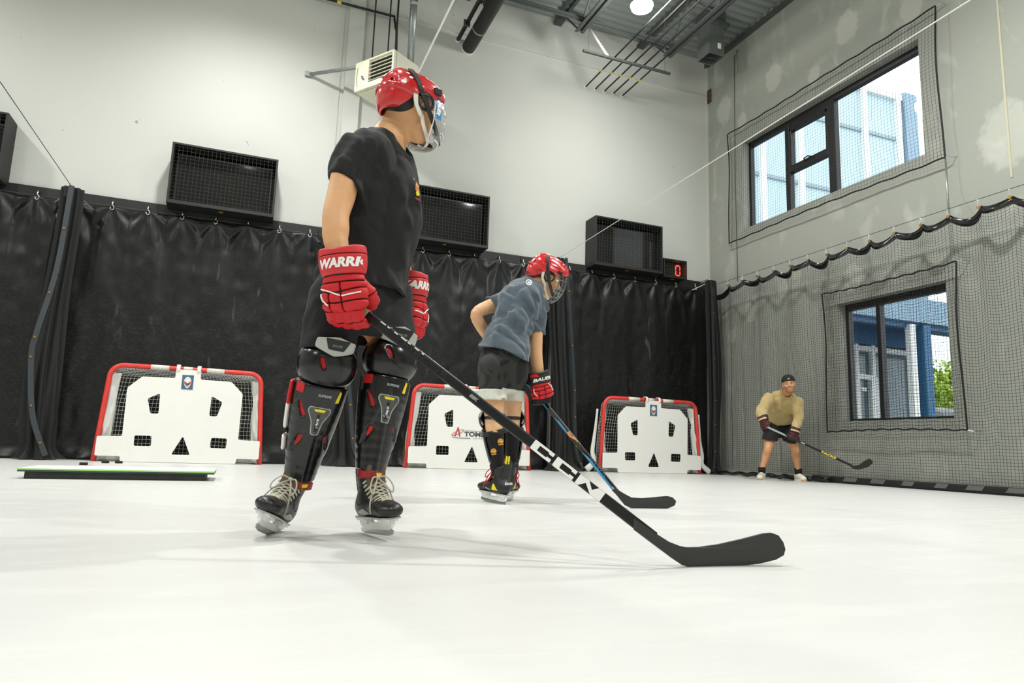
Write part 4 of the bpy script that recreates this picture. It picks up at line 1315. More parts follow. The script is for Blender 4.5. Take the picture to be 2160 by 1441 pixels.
def skull(P):
    d = sd_ell(P, (0, -.018, .032), (.074, .096, .088))
    d = smin(d, sd_ell(P, (0, .030, -.028), (.060, .064, .085)), .035)
    d = smin(d, sd_ell(P, (0, .038, -.082), (.046, .046, .036)), .03)
    d = smin(d, sd_ell(P, (0, .078, -.098), (.022, .018, .017)), .02)
    for s in (-1, 1):
        d = smin(d, sd_ell(P, (s*.042, .066, -.028), (.020, .018, .018)), .02)
        d = smin(d, sd_cap(P, (s*.012, .090, .018), (s*.042, .078, .020), .008), .014)
        d = smax(d, -sd_ell(P, (s*.031, .101, -.001), (.018, .014, .012)), .014)
        e = sd_ell(P, (s*.076, -.010, -.006), (.011, .020, .033))
        e = smax(e, -sd_ell(P, (s*.090, -.006, -.004), (.010, .011, .020)), .006)
        d = smin(d, e, .008)
    d = smin(d, sd_cap(P, (0, .090, .004), (0, .112, -.030), .007, .012), .012)
    for s in (-1, 1): d = smin(d, sd_ell(P, (s*.012, .100, -.036), (.009, .010, .008)), .008)
    d = smin(d, sd_ell(P, (0, .090, -.061), (.023, .012, .006)), .006)
    d = smin(d, sd_ell(P, (0, .088, -.071), (.020, .011, .007)), .006)
    d = smax(d, -sd_ell(P, (0, .103, -.0655), (.024, .010, .0016)), .004)
    return d

def eyes(L, parent, brow):
    for s in (-1, 1):
        V, F = sdf_mesh(lambda P: sd_ell(P, (s*.031, .0795, -.002), (.0125, .0125, .0105)), (s*.031-.015, .06, -.018), (s*.031+.015, .095, .014), .0025)
        e = L.put('eye', V, F, M_EYE, parent)
        V, F = sdf_mesh(lambda P: sd_ell(P, (s*.031+.001, .089, -.002), (.0055, .0045, .0055)), (s*.031-.008, .08, -.01), (s*.031+.01, .096, .006), .0014)
        L.put('iris', V, F, M_IRIS, e)
        L.mb('eyebrow', MB().tube(spline([(s*.014, .098, .016), (s*.030, .096, .023), (s*.046, .080, .018)], 4), .0038, 6, flat=.6), brow, parent)

# ---- helmet (local: y forward, z up, origin between the ears)
def helm_d(P):
    d = sd_ell(P, (0, -.010, .034), (.098, .122, .096))
    d = smin(d, sd_ell(P, (0, -.056, -.008), (.084, .076, .074)), .025)
    d = smin(d, sd_ell(P, (0, .044, .058), (.082, .080, .060)), .025)
    return d
def helm_line(P):
    x, y, z = P.T
    zc = np.interp(y, [-.16, -.115, -.085, -.055, -.035, .045, .065, .16], [-.046, -.052, -.050, -.020, .004, .012, .042, .058])
    return (zc-z)*.8
def helmet(L, parent, name_txt, stickers=True):
    hroot = None
    def ridge(P):
        # raised plates: a centre band and two swept side plates
        x, y, z = P.T
        b = np.abs(x)-(.030+.012*np.clip(y/.12, -1, 1))
        side = np.abs(np.abs(x)*.55+z*.6-.072+.12*y*.3)-.016
        r = -.0055*np.clip(-b/.004, 0, 1)*(z > .07)
        r = r-.005*np.clip(-side/.004, 0, 1)*(y > -.10)
        r = r-.006*np.clip((.012-np.abs(z-.006+.25*(y+.03)))/.005, 0, 1)*(y < -.02)
        return r
    def f(P):
        d = helm_d(P)+ridge(P)
        for s in (-1, 1):
            for (a, b, r) in (((s*.038, .062, .120), (s*.050, -.005, .132), .0085), ((s*.058, .076, .094), (s*.076, .032, .095), .006),
                              ((s*.086, -.052, .056), (s*.092, -.020, .052), .006), ((s*.074, -.086, .046), (s*.082, -.066, .044), .006),
                              ((s*.043, -.114, .055), (s*.052, -.108, .028), .007), ((s*.020, .106, .078), (s*.036, .098, .080), .006)):
                d = smax(d, -sd_cap(P, a, b, r, side=(0, 0, 1), k=.7), .003)
        d = smax(d, helm_line(P), .006)
        d = smax(d, -np.minimum(sd_ell(P, (0, -.012, .030), (.086, .113, .097)), sd_ell(P, (0, -.054, -.016), (.073, .065, .066))), .003)
        # ear opening
        for s in (-1, 1): d = smax(d, -sd_ell(P, (s*.10, .006, .004), (.03, .034, .026)), .006)
        return d
    hroot = L.sdf('helmet', f, (-.12, -.165, -.075), (.12, .155, .17), .0032, M_HELMET, parent)
    def fin(P):
        d = sd_ell(P, (0, -.012, .030), (.0875, .1145, .0985))
        d = smax(d, -sd_ell(P, (0, -.014, .022), (.078, .104, .090)), .003)
        return smax(d, helm_line(P)+.004, .004)
    L.sdf('helmet_padding', fin, (-.11, -.15, -.07), (.11, .13, .16), .006, M_DARKLIN, hroot)
    fs = lambda P: helm_d(P)+ridge(P)
    for s in (-1, 1):
        ay = unit((0, .35, .9)); axd = np.array([0, s*1.0, 0.0])
        L.decal('helmet_lettering', name_txt, mat('pale red print', '#e9a79c', .4), hroot, fs, (s*.078, .044, .092), (0, s*1.0, -.30), (-.5*s, .15*s, 1), size=.021, shear=.25, bold=.001, lift=.0012, squash=1.25)
    if stickers:
        for (x, y, z, r) in ((.099, -.068, .068, .008), (.093, -.095, .040, .010), (.086, -.082, .098, .007), (.058, -.055, .134, .008), (.072, .050, .112, .007)):
            p0 = np.array([x, y, z]); n_ = unit(p0-np.array([0, 0, .03]))
            d_, s_, u_ = frame_of(n_)
            L.decal('helmet_sticker', [[(r*math.cos(a), r*.9*math.sin(a)) for a in np.linspace(0, 6.283, 14)[:-1]]], M_WHITEPRINT, hroot, fs, p0, np.cross(u_, d_)*1.0, u_, sub=.006, lift=.0012, back=.03, far=.08)
    # ear pieces, straps, chin cup
    for s in (-1, 1):
        ring = [(s*(.096-.004*abs(math.sin(a))), .006+.034*math.cos(a), .002+.034*math.sin(a)-.004) for a in np.linspace(0, 6.283, 24)[:-1]]
        eg = L.mb('ear_guard', MB().tube(ring, .0055, 6, closed=True).tube([(s*.102, -.02, .020), (s*.101, .012, .014)], .006, 6).tube([(s*.1, -.015, .0), (s*.1, .02, -.012)], .004, 6), M_STRAPBLACK, hroot)
        L.put('ear_window', [(s*.094, -.022, -.03), (s*.094, .034, -.03), (s*.094, .034, .03), (s*.094, -.022, .03)], [(0, 1, 2, 3)], M_CLEAR, eg, False)
        st = spline([(s*.040, -.040, .150), (s*.066, -.055, .125), (s*.092, -.052, .095), (s*.107, -.036, .055), (s*.107, -.012, .008), (s*.099, .025, -.040), (s*.086, .062, -.078), (s*.072, .085, -.098)], 5)
        for _ in range(4):
            dd_ = helm_d(st)
            gg = np.stack([(helm_d(st+e_)-helm_d(st-e_))/2e-3 for e_ in np.eye(3)*1e-3], 1)
            st = st+np.where(st[:, 2] > .012, .0062-dd_, 0)[:, None]*gg
        nr_ = st-np.array([0, -.01, .02]); nr_[:, 2] *= np.where(st[:, 2] > 0, 1, .2); nr_[:, 1] *= np.where(st[:, 2] > 0, .6, .3)
        L.mb('strap', MB().ribbon(st, nr_, .019, .004), M_STRAPBLACK, hroot, False)
        sw = spline([(s*.099, -.040, .010), (s*.096, -.034, -.020), (s*.088, -.012, -.048), (s*.078, .012, -.060)], 5)
        sw2 = spline([(s*.080, .006, -.056), (s*.074, .020, -.085), (s*.060, .045, -.108), (s*.035, .070, -.122), (0, .082, -.126)], 5)
        L.mb('chin_strap', MB().ribbon(sw, (s, -.1, 0), .017, .004).ribbon(sw2, (s*.9, .1, -.5), .014, .004), M_STRAPWHITE, hroot, False)
    return hroot

def visor(L, hroot):
    def f0(P): return sd_ell(P, (0, .052, -.035), (.094, .098, .125))
    def f(P):
        d = f0(P)
        d = smax(d, -(d+.0045), .001)
        x, y, z = P.T
        cut = np.interp(z, [-.15, -.125, -.09, -.02, .06], [.03, .045, .055, .046, .044])
        d = smax(d, (cut-y)*.8, .004)
        d = smax(d, z-.055, .004)
        return smax(d, -.134-z, .004)
    v = L.sdf('visor', f, (-.11, .02, -.15), (.11, .165, .075), .0034, M_CLEAR, hroot)
    # thick clear rim and breathing ridges at the chin
    mb = MB()
    for zz, y0 in ((.052, .046), (-.118, .05)):
        a = np.linspace(-1.2, 1.2, 22)
        rx, ry = (.094*math.sqrt(max(0, 1-((zz+.035)/.125)**2)), .098*math.sqrt(max(0, 1-((zz+.035)/.125)**2)))
        mb.tube([(rx*math.sin(q), .052+ry*math.cos(q), zz) for q in a], .0035, 6)
    for s in (-1, 1):
        zz = np.linspace(-.118, .052, 14)
        mb.tube([(s*.094*math.sqrt(1-((q+.035)/.125)**2)*.997, .050, q) for q in zz], .0035, 6)
    M_RIM = mat('clear rim', '#e4e8e6', .1, coat=.5)
    L.mb('visor_rim', mb, M_RIM, v)
    mb = MB()
    for zz in (-.085, -.10):
        k = math.sqrt(1-((zz+.035)/.125)**2)
        mb.tube([(.095*k*math.sin(q), .052+.099*k*math.cos(q), zz+.01*math.cos(q*6)) for q in np.linspace(-.9, .9, 18)], .0022, 5)
    L.mb('breathing_ridge', mb, M_RIM, v)
    ff = f0
    for s in (-1, 1):
        L.mb('visor_clip', MB().box((s*.097, .052, .052), (.012, .030, .022)), M_STRAPBLACK, hroot, False)
        o = np.array([s*.084, .068, .0])
        dc = [[(-.012, -.048), (.014, -.048), (.012, .048), (-.014, .048)]]
        L.decal('visor_sticker', dc, mat('blue sticker', '#3f86c4', .35), v, ff, o, (-.32, s*1.0, .0), (0, .22, 1), lift=.0015, back=.05, far=.12)
        L.decal('visor_lettering', 'BAUER', M_WHITEPRINT, v, ff, o, (0, -.22*1, -1), (-.32, s*1.0, -.22*s), size=.022, bold=.0012, shear=.2, lift=.0025, back=.05, far=.12)
    L.mb('chin_cup', MB().tube(spline([(-.055, .088, -.088), (-.03, .118, -.098), (0, .128, -.100), (.03, .118, -.098), (.055, .088, -.088)], 5), .014, 8, flat=.6), M_STRAPBLACK, hroot)
    return v

def cage(L, hroot):
    def surf(a, z):
        k = math.sqrt(max(.02, 1-((z+.035)/.135)**2))
        return (.094*k*math.sin(a), .046+.104*k*math.cos(a), z)
    M_WIRE = mat('dark wire', '#85898a', .25, .8)
    mb = MB()
    for z in (.045, .012, -.045, -.075, -.105, -.135):
        w = 1.35 if z > -.1 else 1.0
        mb.tube([surf(a, z+.012*math.cos(a*1.4)) for a in np.linspace(-w, w, 20)], .0030, 5)
    for a in (-1.3, -.95, -.62, -.3, 0, .3, .62, .95, 1.3):
        mb.tube([surf(a*(1-.25*t), .045-.185*t) for t in np.linspace(0, 1, 14)], .0030, 5)
    for a in np.linspace(-1.1, 1.1, 7):
        mb.tube([surf(a-.16, -.06), surf(a, -.09), surf(a+.16, -.06)], .0026, 5)
    cg = L.mb('face_cage', mb, M_WIRE, hroot)
    for s in (-1, 1):
        L.mb('cage_clip', MB().box((s*.094, .060, .046), (.014, .034, .018)), M_STRAPBLACK, hroot, False)
        L.mb('cage_clip_white', MB().box((s*.093, .064, -.004), (.008, .014, .012)), M_STRAPWHITE, hroot, False)
    L.mb('chin_cup', MB().tube(spline([(-.05, .090, -.092), (0, .122, -.104), (.05, .090, -.092)], 6), .013, 8, flat=.6), M_STRAPBLACK, hroot)

# ---- hockey glove (local: z to the fingertips, y out of the back of the hand, x to the thumb side)
FING = [(-.042, .80), (-.018, .95), (.006, 1.03), (.029, 1.0)]
def glove_fields(curl=1.0):
    def fingers(P, gr=0.0):
        d = None
        for i, (x, k) in enumerate(FING):
            K = np.array([x, .008, .100])
            a1 = .35*curl+.05*i*0; a2 = a1+1.15*curl; a3 = a2+1.0*curl
            A = K+.050*k*np.array([0, -math.sin(a1), math.cos(a1)])
            B = A+.038*k*np.array([0, -math.sin(a2), math.cos(a2)])
            C = B+.030*k*np.array([0, -math.sin(a3), math.cos(a3)])
            e = smin(smin(sd_cap(P, K, A, .0185, .0175), sd_cap(P, A, B, .0172, .016), .004), sd_cap(P, B, C, .016, .0135), .004)
            if gr:
                for (q, dv) in ((K+(A-K)*.25, A-K), (A+(B-A)*.05, (A-K)+(B-A)), (B, (B-A)+(C-B))):
                    e = smax(e, -(np.abs(sd_plane(P, q, dv))-gr), .002)
            d = e if d is None else np.minimum(d, e)
        return d
    def palm(P):
        d = sd_box(P, (0, .004, .055), (.122, .060, .115), r=.026)
        return smin(d, sd_limb(P, [((0, 0, -.01), .050, .040, (1, 0, 0)), ((0, .002, .03), .056, .036, (1, 0, 0)), ((0, .004, .09), .060, .030, (1, 0, 0))]), .01)
    def thumb(P, gr=0.0):
        T0, T1, T2, T3 = np.array([.034, -.012, .020]), np.array([.052, -.028, .052]), np.array([.054, -.050, .080]), np.array([.042, -.070, .098])
        d = smin(smin(sd_cap(P, T0, T1, .024, .022), sd_cap(P, T1, T2, .022, .0195), .008), sd_cap(P, T2, T3, .0195, .015), .006)
        if gr: d = smax(d, -(np.abs(sd_plane(P, T1+(T2-T1)*.2, T2-T0))-gr), .002)
        return d
    def cuff(P):
        d = sd_limb(P, [((0, .0, -.095), .066, .056, (1, 0, 0)), ((0, .002, -.05), .066, .054, (1, 0, 0)), ((0, .002, -.012), .060, .046, (1, 0, 0))])
        d = smax(d, -.098-P[:, 2]-.012*np.abs(P[:, 0])/.06, .006)
        return d
    return fingers, palm, thumb, cuff
def glove(L, parent, style, curl=1.0, h=.0032, txt='WARRIOR'):
    fingers, palm, thumb, cuff = glove_fields(curl)
    red = style == 'red'
    main = M_REDCLOTH if red else M_DARKLIN
    def lining(P):
        d = np.minimum(np.minimum(fingers(P), palm(P)), thumb(P))+.0035
        c = cuff(P)+.004
        c = smax(c, -sd_limb(P, [((0, 0, -.12), .052, .044, (1, 0, 0)), ((0, 0, -.05), .046, .040, (1, 0, 0))]), .004)
        return np.minimum(d, c)
    lo, hi = (-.09, -.11, -.115), (.11, .075, .19)
    g = L.sdf('glove', lining, lo, hi, h*1.3, M_DARKLIN, parent)
    gv = .0022
    def back(P):
        d = palm(P)
        d = smax(d, -.001-P[:, 1]+.0, .006)              # back half only
        x, y, z = P.T
        roll = np.minimum.reduce([np.abs(z-.016), np.abs(z-.052+.18*np.abs(x+.01)), np.abs(z-.088+.10*np.abs(x+.01))])
        d = d-.004*np.clip(roll/.016, 0, 1)**.7
        gro = np.minimum.reduce([np.abs(z-.016), np.abs(z-.052+.18*np.abs(x+.01)), np.abs(z-.088+.10*np.abs(x+.01)), np.where(z > .016, np.abs(x-.004), 9), np.where(z > .05, np.abs(x+.033), 9)])
        return smax(d, -(gro-gv), .003)
    L.sdf('back_roll', back, (-.08, -.02, -.02), (.08, .06, .13), h, M_REDCLOTH if red else M_REDCLOTH if style == 'redblack' else mat('dark red knit', '#5a1a1c', .7, var=(120, .4)), g)
    L.sdf('finger_roll', lambda P: fingers(P, gv), (-.075, -.11, .06), (.08, .05, .19), h, main if red else M_DARKLIN, g)
    L.sdf('thumb_roll', lambda P: thumb(P, gv), (.0, -.085, -.015), (.115, .03, .15), h, main, g)
    def cuffp(P):
        d = cuff(P)
        d = smax(d, -sd_limb(P, [((0, 0, -.12), .054, .046, (1, 0, 0)), ((0, 0, -.05), .048, .042, (1, 0, 0))]), .004)
        x, y, z = P.T
        d = smax(d, z+.010, .005)
        return smax(d, -(np.abs(z+.078)-.0016), .002)
    L.sdf('cuff', cuffp, (-.085, -.075, -.115), (.085, .075, .0), h, M_REDCUFF if red else M_PADMATT, g)
    fc = lambda P: cuff(P)
    if style == 'red':
        L.decal('cuff_lettering', txt, M_WHITEPRINT, g, fc, (0.028, .05, -.046), (1, 0, 0), (0, 0, -1), size=.043, shear=.25, bold=.0022, squash=.80, lift=.0015)
    elif style == 'redblack':
        L.decal('cuff_lettering', txt, M_WHITEPRINT, g, fc, (0.0, .05, -.040), (1, 0, 0), (0, 0, -1), size=.036, shear=.22, bold=.0014, squash=1.0, lift=.0015)
        L.decal('cuff_patch', [[(-.06, .0), (-.018, .0), (-.032, .026), (-.06, .026)]], M_REDCLOTH, g, fc, (0, .05, -.068), (1, 0, 0), (0, 0, -1), lift=.0012)
    else:
        L.decal('cuff_band', [[(-.062, -.012), (.062, -.012), (.062, .012), (-.062, .012)]], mat('cream knit', '#cdbb92', .7), g, fc, (0, .05, -.045), (1, 0, 0), (0, 0, -1), lift=.0015)
        L.decal('cuff_band_red', [[(-.062, -.008), (.062, -.008), (.062, .008), (-.062, .008)]], mat('deep red knit', '#7c1f22', .7), g, fc, (0, .05, -.072), (1, 0, 0), (0, 0, -1), lift=.0015)
    # white piping traced over the back of the hand
    if style != 'knit':
        def pipe(pts, r=.0026):
            pts = np.array([(a, .06, b) for a, b in pts])
            S = spline(pts, 5)
            Q, ok = trace(lambda P: np.minimum(back(P), np.minimum(palm(P), fingers(P))), S, np.array([0, -1.0, 0]), .12)
            return MB().tube(Q+np.array([0, .0012, 0]), r, 6)
        if red:
            for pts in ([(-.056, .034), (-.03, .046), (.002, .064)], [(.008, .066), (.034, .062), (.058, .058)], [(-.060, .050), (-.052, .075), (-.036, .095)]):
                L.mb('piping', pipe(pts), M_WHITEPRINT, g)
        else:
            for pts in ([(.030, .0), (.048, .03), (.054, .07)], [(-.055, .02), (-.056, .06), (-.045, .09)]):
                L.mb('piping', pipe(pts), M_WHITEPRINT, g)
    return g

# ---- skate (local: origin at the middle of the runner on the ice, y forward, z up)
def skate(L, parent, accent, lace, h=.0036, toe=True):
    bz = .068
    def foot(P):
        return sd_limb(P, [((0, -.112, bz+.040), .030, .038, (1, 0, 0)), ((0, -.06, bz+.040), .035, .042, (1, 0, 0)), ((0, .01, bz+.040), .040, .043, (1, 0, 0)), ((0, .075, bz+.034), .051, .036, (1, 0, 0)), ((0, .125, bz+.027), .047, .027, (1, 0, 0)), ((0, .150, bz+.026), .034, .022, (1, 0, 0))], kk=.02)
    def ank(P):
        return sd_limb(P, [((0, -.060, bz+.045), .036, .052, (1, 0, 0)), ((0, -.052, bz+.100), .040, .054, (1, 0, 0)), ((0, -.050, bz+.150), .046, .058, (1, 0, 0)), ((0, -.050, bz+.175), .047, .060, (1, 0, 0))], kk=.02)
    def boot(P):
        d = smin(foot(P), ank(P), .05)
        return d
    def bootc(P):
        d = boot(P)
        x, y, z = P.T
        d = smax(d, z-(bz+.168)+.30*(y+.05), .006)
        d = smax(d, (bz-z), .004)
        # facing gap over the instep
        gap = smax(np.abs(x)-(.013+.006*np.clip((.06-y)/.1, 0, 1)), -(z-(bz+.045)), .004)
        gap = smax(gap, y-.095, .004)
        gap = smax(gap, -(y+.030-(bz+.02-z)*.0), .004)
        d = smax(d, -smax(gap, -(d+.010), .002), .004)
        # ankle seams
        for s in (-1, 1): d = smax(d, -(np.abs(sd_cap(P, (s*.05, -.045, bz+.085), (s*.05, -.045, bz+.0851), .034))-.0012), .002)
        return d
    sk = L.sdf('skate', bootc, (-.075, -.175, .05), (.075, .20, .26), h, M_BOOT, parent)
    L.sdf('tendon_guard', lambda P: smax(sd_limb(P, [((0, -.098, bz+.09), .030, .012, (1, 0, 0)), ((0, -.108, bz+.16), .032, .009, (1, 0, 0)), ((0, -.122, bz+.215), .024, .007, (1, 0, 0))]), -sd_cap(P, (0, -.05, bz+.05), (0, -.06, bz+.26), .045), .004), (-.05, -.15, .12), (.05, -.06, .31), .004, M_BOOT, sk)
    L.sdf('tongue', lambda P: sd_limb(P, [((0, .090, bz+.050), .024, .010, (1, 0, 0)), ((0, .060, bz+.066), .030, .010, (1, 0, 0)), ((0, .018, bz+.100), .036, .012, (1, 0, 0)), ((0, .010, bz+.150), .040, .012, (1, 0, 0)), ((0, .018, bz+.195), .040, .008, (1, 0, 0))]), (-.06, -.03, .09), (.06, .13, .29), .0045, M_BROWN if lace is M_LACE else M_BOOT, sk)
    if toe:
        L.sdf('toe_cap', lambda P: smax(boot(P)-.0022, smax(.094+.25*np.abs(P[:, 0])-P[:, 1]+(P[:, 2]-bz-.03)*.5, bz-.002-P[:, 2], .003), .004), (-.07, .06, .055), (.07, .20, .15), .0036, mat('black toe cap', '#141615', .38, coat=.1), sk)
    # sole plate, holder, runner
    sole = fillet([(-.030, -.145), (.030, -.145), (.034, -.05), (.046, .07), (.040, .14), (.0, .165), (-.040, .14), (-.046, .07), (-.034, -.05)], .02)
    mb = MB().prism(sole, (0, 0, bz-.001), (1, 0, 0), (0, 1, 0), .006)
    L.mb('outsole', mb, M_GREYSTRIP, sk, False)
    side = fillet([(-.135, bz), (-.045, bz), (-.032, .046), (.048, .046), (.058, bz), (.142, bz), (.138, .034), (.118, .022), (-.118, .022), (-.140, .034)], .010, 3)
    mb = MB().prism([(-y, z) for y, z in side], (0, 0, 0), (0, -1, 0), (0, 0, 1), .010)
    for s in (-1, 1):
        for y0, y1 in ((-.132, -.048), (.062, .138)):
            mb.prism([(y0, bz), (y1, bz), (y1-.012, .04), (y0+.012, .04)], (s*.008, 0, 0), (0, 1, 0), (0, 0, 1), .014)
            mb.prism([(y0, bz-.002), (y1, bz-.002), (y1-.006, .054), (y0+.006, .054)], (s*.018, 0, 0), (0, 1, 0), (0, 0, 1), .018)
    L.mb('blade_holder', mb, M_HOLDER, sk, False)
    run = [(-.142, .020), (-.140, .008), (-.10, .001), (.10, .001), (.140, .008), (.146, .022), (.12, .026), (-.12, .026)]
    L.mb('runner', MB().prism([(-y, z) for y, z in run], (0, 0, 0), (0, -1, 0), (0, 0, 1), .0036), M_RUNNER, sk, False)
    # laces
    mb = MB()
    fr = [(.094, bz+.059), (.081, bz+.064), (.068, bz+.070), (.055, bz+.078), (.042, bz+.090), (.030, bz+.103), (.020, bz+.117), (.012, bz+.131), (.008, bz+.145)]
    for i, (y, z) in enumerate(fr):
        w = .030+.0012*i
        for s in (-1, 1):
            y2, z2 = fr[min(i+1, 8)]
            mb.tube(spline([(s*w*1.25, y-.012, z-.016), (s*w*.7, y+.002, z+.001), (-s*.002, (y+y2)/2+.006, (z+z2)/2+.005), (-s*w*.7, y2+.002, z2+.002), (-s*w*1.2, y2-.012, z2-.012)], 3), .0036, 5)
    L.mb('lace', mb, lace, sk)
    mb = MB()
    for s, dx in ((-1, 0), (1, .006)):
        mb.tube(spline([(0, .022, bz+.150), (s*.028, .045, bz+.150), (s*.048, .060, bz+.115), (s*.040, .066, bz+.090), (s*.018, .045, bz+.125), (0, .024, bz+.148)], 4), .0032, 5)
        mb.tube(spline([(0, .024, bz+.148), (s*.025, .050, bz+.115), (s*.045+dx, .060, bz+.060), (s*.052, .062, bz+.015)], 4), .0032, 5)
    mb.lathe([(.002, -.008), (.009, -.004), (.009, .004), (.002, .008)], (0, .026, bz+.149), n=10)
    L.mb('lace_bow', mb, lace, sk)
    # coloured side flashes
    for s in (-1, 1):
        for (pl, m_, nm) in accent:
            L.decal(nm, [pl], m_, sk, boot, (s*.05, 0, bz), (0, s*1.0, 0), (0, 0, 1), lift=.0012, sub=.012, back=.05, far=.12) if s > 0 else \
                L.decal(nm, [[(-a, b) for a, b in pl]], m_, sk, boot, (-.05, 0, bz), (0, -1.0, 0), (0, 0, 1), lift=.0012, sub=.012, back=.05, far=.12)
    return sk

# ---- shin guard (local: origin at the knee, z up along the shin, y forward)
def shin_guard(L, parent, length, h=.004, liner=None, calf=False):
    liner = liner or M_REDMESH
    zb = -length
    def leg(P):
        return sd_limb(P, [((0, .0, .04), .066, .066, (1, 0, 0)), ((0, .0, -.06), .068, .066, (1, 0, 0)), ((0, -.010, zb*.45), .066, .066, (1, 0, 0)), ((0, -.004, zb*.8), .050, .050, (1, 0, 0)), ((0, 0, zb), .043, .044, (1, 0, 0))])
    def shinf(P):
        x, y, z = P.T
        d = sd_limb(P, [((0, .006, -.045), .088, .080, (1, 0, 0)), ((0, .004, zb*.35), .084, .078, (1, 0, 0)), ((0, .004, zb*.65), .070, .068, (1, 0, 0)), ((0, .010, zb+.02), .052, .056, (1, 0, 0)), ((0, .012, zb-.02), .050, .054, (1, 0, 0))])
        d = d-.006*np.clip(1-np.abs(x)/.012, 0, 1)*(z < -.20)
        d = d-.005*np.clip((np.abs(x)*1.6+z*.5+.055+.0)/.01, 0, 1)*np.clip((-z-.05)/.02, 0, 1)*.6
        return d
    def shin(P):
        x, y, z = P.T
        d = shinf(P)
        d = smax(d, -(d+.014), .002)
        d = smax(d, -.012-y, .006)
        d = smax(d, z+.058, .006)
        d = smax(d, zb+.008-z+.10*np.abs(x), .006)
        for (a, b, r) in (((.062, .05, -.125), (.048, .065, -.165), .006), ((.058, .05, -.290), (.040, .06, -.245), .0075), ((-.055, .05, -.27), (-.045, .06, -.24), .005)):
            d = smax(d, -sd_cap(P, a, b, r+.0015), .007)
        return d
    sg = L.sdf('shin_guard', shin, (-.11, -.04, zb-.03), (.11, .12, -.03), h, M_PADBLACK, parent)
    L.sdf('shin_liner', lambda P: smax(smax(smax(shinf(P)+.006, -(shinf(P)+.016), .002), .004-P[:, 1], .004), np.maximum(P[:, 2]+.068, zb+.0-P[:, 2]), .005), (-.11, -.04, zb-.05), (.11, .12, -.03), .0055, liner, sg)
    # knee cap dome
    def capf(P): return smin(sd_ell(P, (0, .018, .015), (.100, .086, .078)), sd_ell(P, (0, .02, -.02), (.090, .078, .06)), .03)
    def cap(P):
        x, y, z = P.T
        d = capf(P)
        d = smax(d, -(d+.012), .002)
        d = smax(d, .0-y+np.abs(z-.01)*.25, .008)
        d = smax(d, -.062-z, .008)
        d = smax(d, -sd_ell(P, (.030, .100, .022), (.008, .03, .024), np.array([[.9, 0, .43], [0, 1, 0], [-.43, 0, .9]])), .006)
        return d
    kc = L.sdf('knee_cap', cap, (-.115, -.02, -.085), (.115, .125, .105), h, M_PADBLACK, sg)
    L.sdf('knee_liner', lambda P: smax(smax(smax(capf(P)+.010, -(capf(P)+.022), .002), .022-P[:, 1], .005), -.040-P[:, 2], .005), (-.115, -.02, -.085), (.115, .125, .105), .006, liner, kc)
    rim = [(.094*math.sin(a), .012+.0*a, .015+.078*math.cos(a)) for a in np.linspace(-2.2, 2.2, 26)]
    L.mb('knee_rim', MB().tube(rim, .007, 6), M_GREYSTRIP, kc)
    # thigh wing above the knee
    def wing(P):
        d = sd_limb(P, [((0, .012, .075), .092, .092, (1, 0, 0)), ((0, .022, .140), .098, .100, (1, 0, 0))])
        d = smax(d, -(d+.012), .002)
        x, y, z = P.T
        d = smax(d, .045-y, .006)
        d = smax(d, z-.118+.25*np.abs(x), .006)
        d = smax(d, np.abs(x)-.066, .008)
        return smax(d, .048+.3*np.abs(x)-z, .006)
    wg = L.sdf('thigh_wing', wing, (-.11, .0, .05), (.11, .14, .15), h, M_GREYSTRIP, sg)
    fw_ = lambda P: sd_limb(P, [((0, .012, .075), .092, .092, (1, 0, 0)), ((0, .022, .140), .098, .100, (1, 0, 0))])
    L.decal('wing_panel', [fillet([(-.042, .020), (.042, .020), (.026, -.018), (-.026, -.018)], .006)], M_PADMATT, wg, fw_, (0, .13, .089), (-1, 0, 0), (0, 0, 1), lift=.0012, sub=.01)
    L.decal('wing_lettering', 'BAUER', M_GREYPRINT, wg, fw_, (0, .13, .087), (-1, 0, 0), (0, 0, 1), size=.011, shear=.2, lift=.002)
    # strap under the knee with yellow tab, badge
    fst = lambda P: sd_limb(P, [((0, .006, -.045), .090, .083, (1, 0, 0)), ((0, .004, -.12), .087, .081, (1, 0, 0))])
    def strap(P):
        d = fst(P)
        d = smax(d, -(d+.008), .002)
        return smax(d, np.abs(P[:, 2]+.088-.12*P[:, 0])-.017, .004)
    stp = L.sdf('strap', strap, (-.11, -.11, -.13), (.11, .11, -.05), .0045, M_PADMATT, sg)
    L.decal('strap_tab', [fillet([(-.008, -.02), (.006, -.02), (.010, .018), (.002, .022)], .004)], M_PRINTYEL, stp, fst, (-.052, .09, -.090), (-1, 0, 0), (0, 0, 1), lift=.002, sub=.01)
    L.decal('strap_print', 'SUPREME', M_GREYPRINT, stp, fst, (-.005, .09, -.090), (-1, 0, 0), (0, 0, 1), size=.011, lift=.0012, bold=.0006)
    L.decal('strap_red_tab', [[(-.018, -.016), (.018, -.016), (.018, .016), (-.018, .016)]], M_REDCLOTH, stp, fst, (.085, .06, -.078), (-.72, .69, 0), (0, 0, 1), lift=.002, sub=.01)
    if calf:
        # pale calf wrap that shows past the outer edge of the shell, red at its top
        def wrap(P, z0, z1):
            d = shinf(P)-.014
            d = smax(d, -(d+.010), .002)
            d = smax(smax(d, P[:, 1]-.012, .004), -.065-P[:, 1], .004)
            d = smax(d, .03-P[:, 0], .004)
            return smax(smax(d, P[:, 2]-z1, .005), z0-P[:, 2], .005)
        L.sdf('calf_wrap', lambda P: wrap(P, -.235, -.150), (0, -.09, -.32), (.13, .04, -.06), .0045, M_WHITEPRINT, sg)
        L.sdf('calf_wrap', lambda P: wrap(P, zb+.10, -.262), (0, -.09, zb), (.13, .04, -.06), .0045, M_WHITEPRINT, sg)
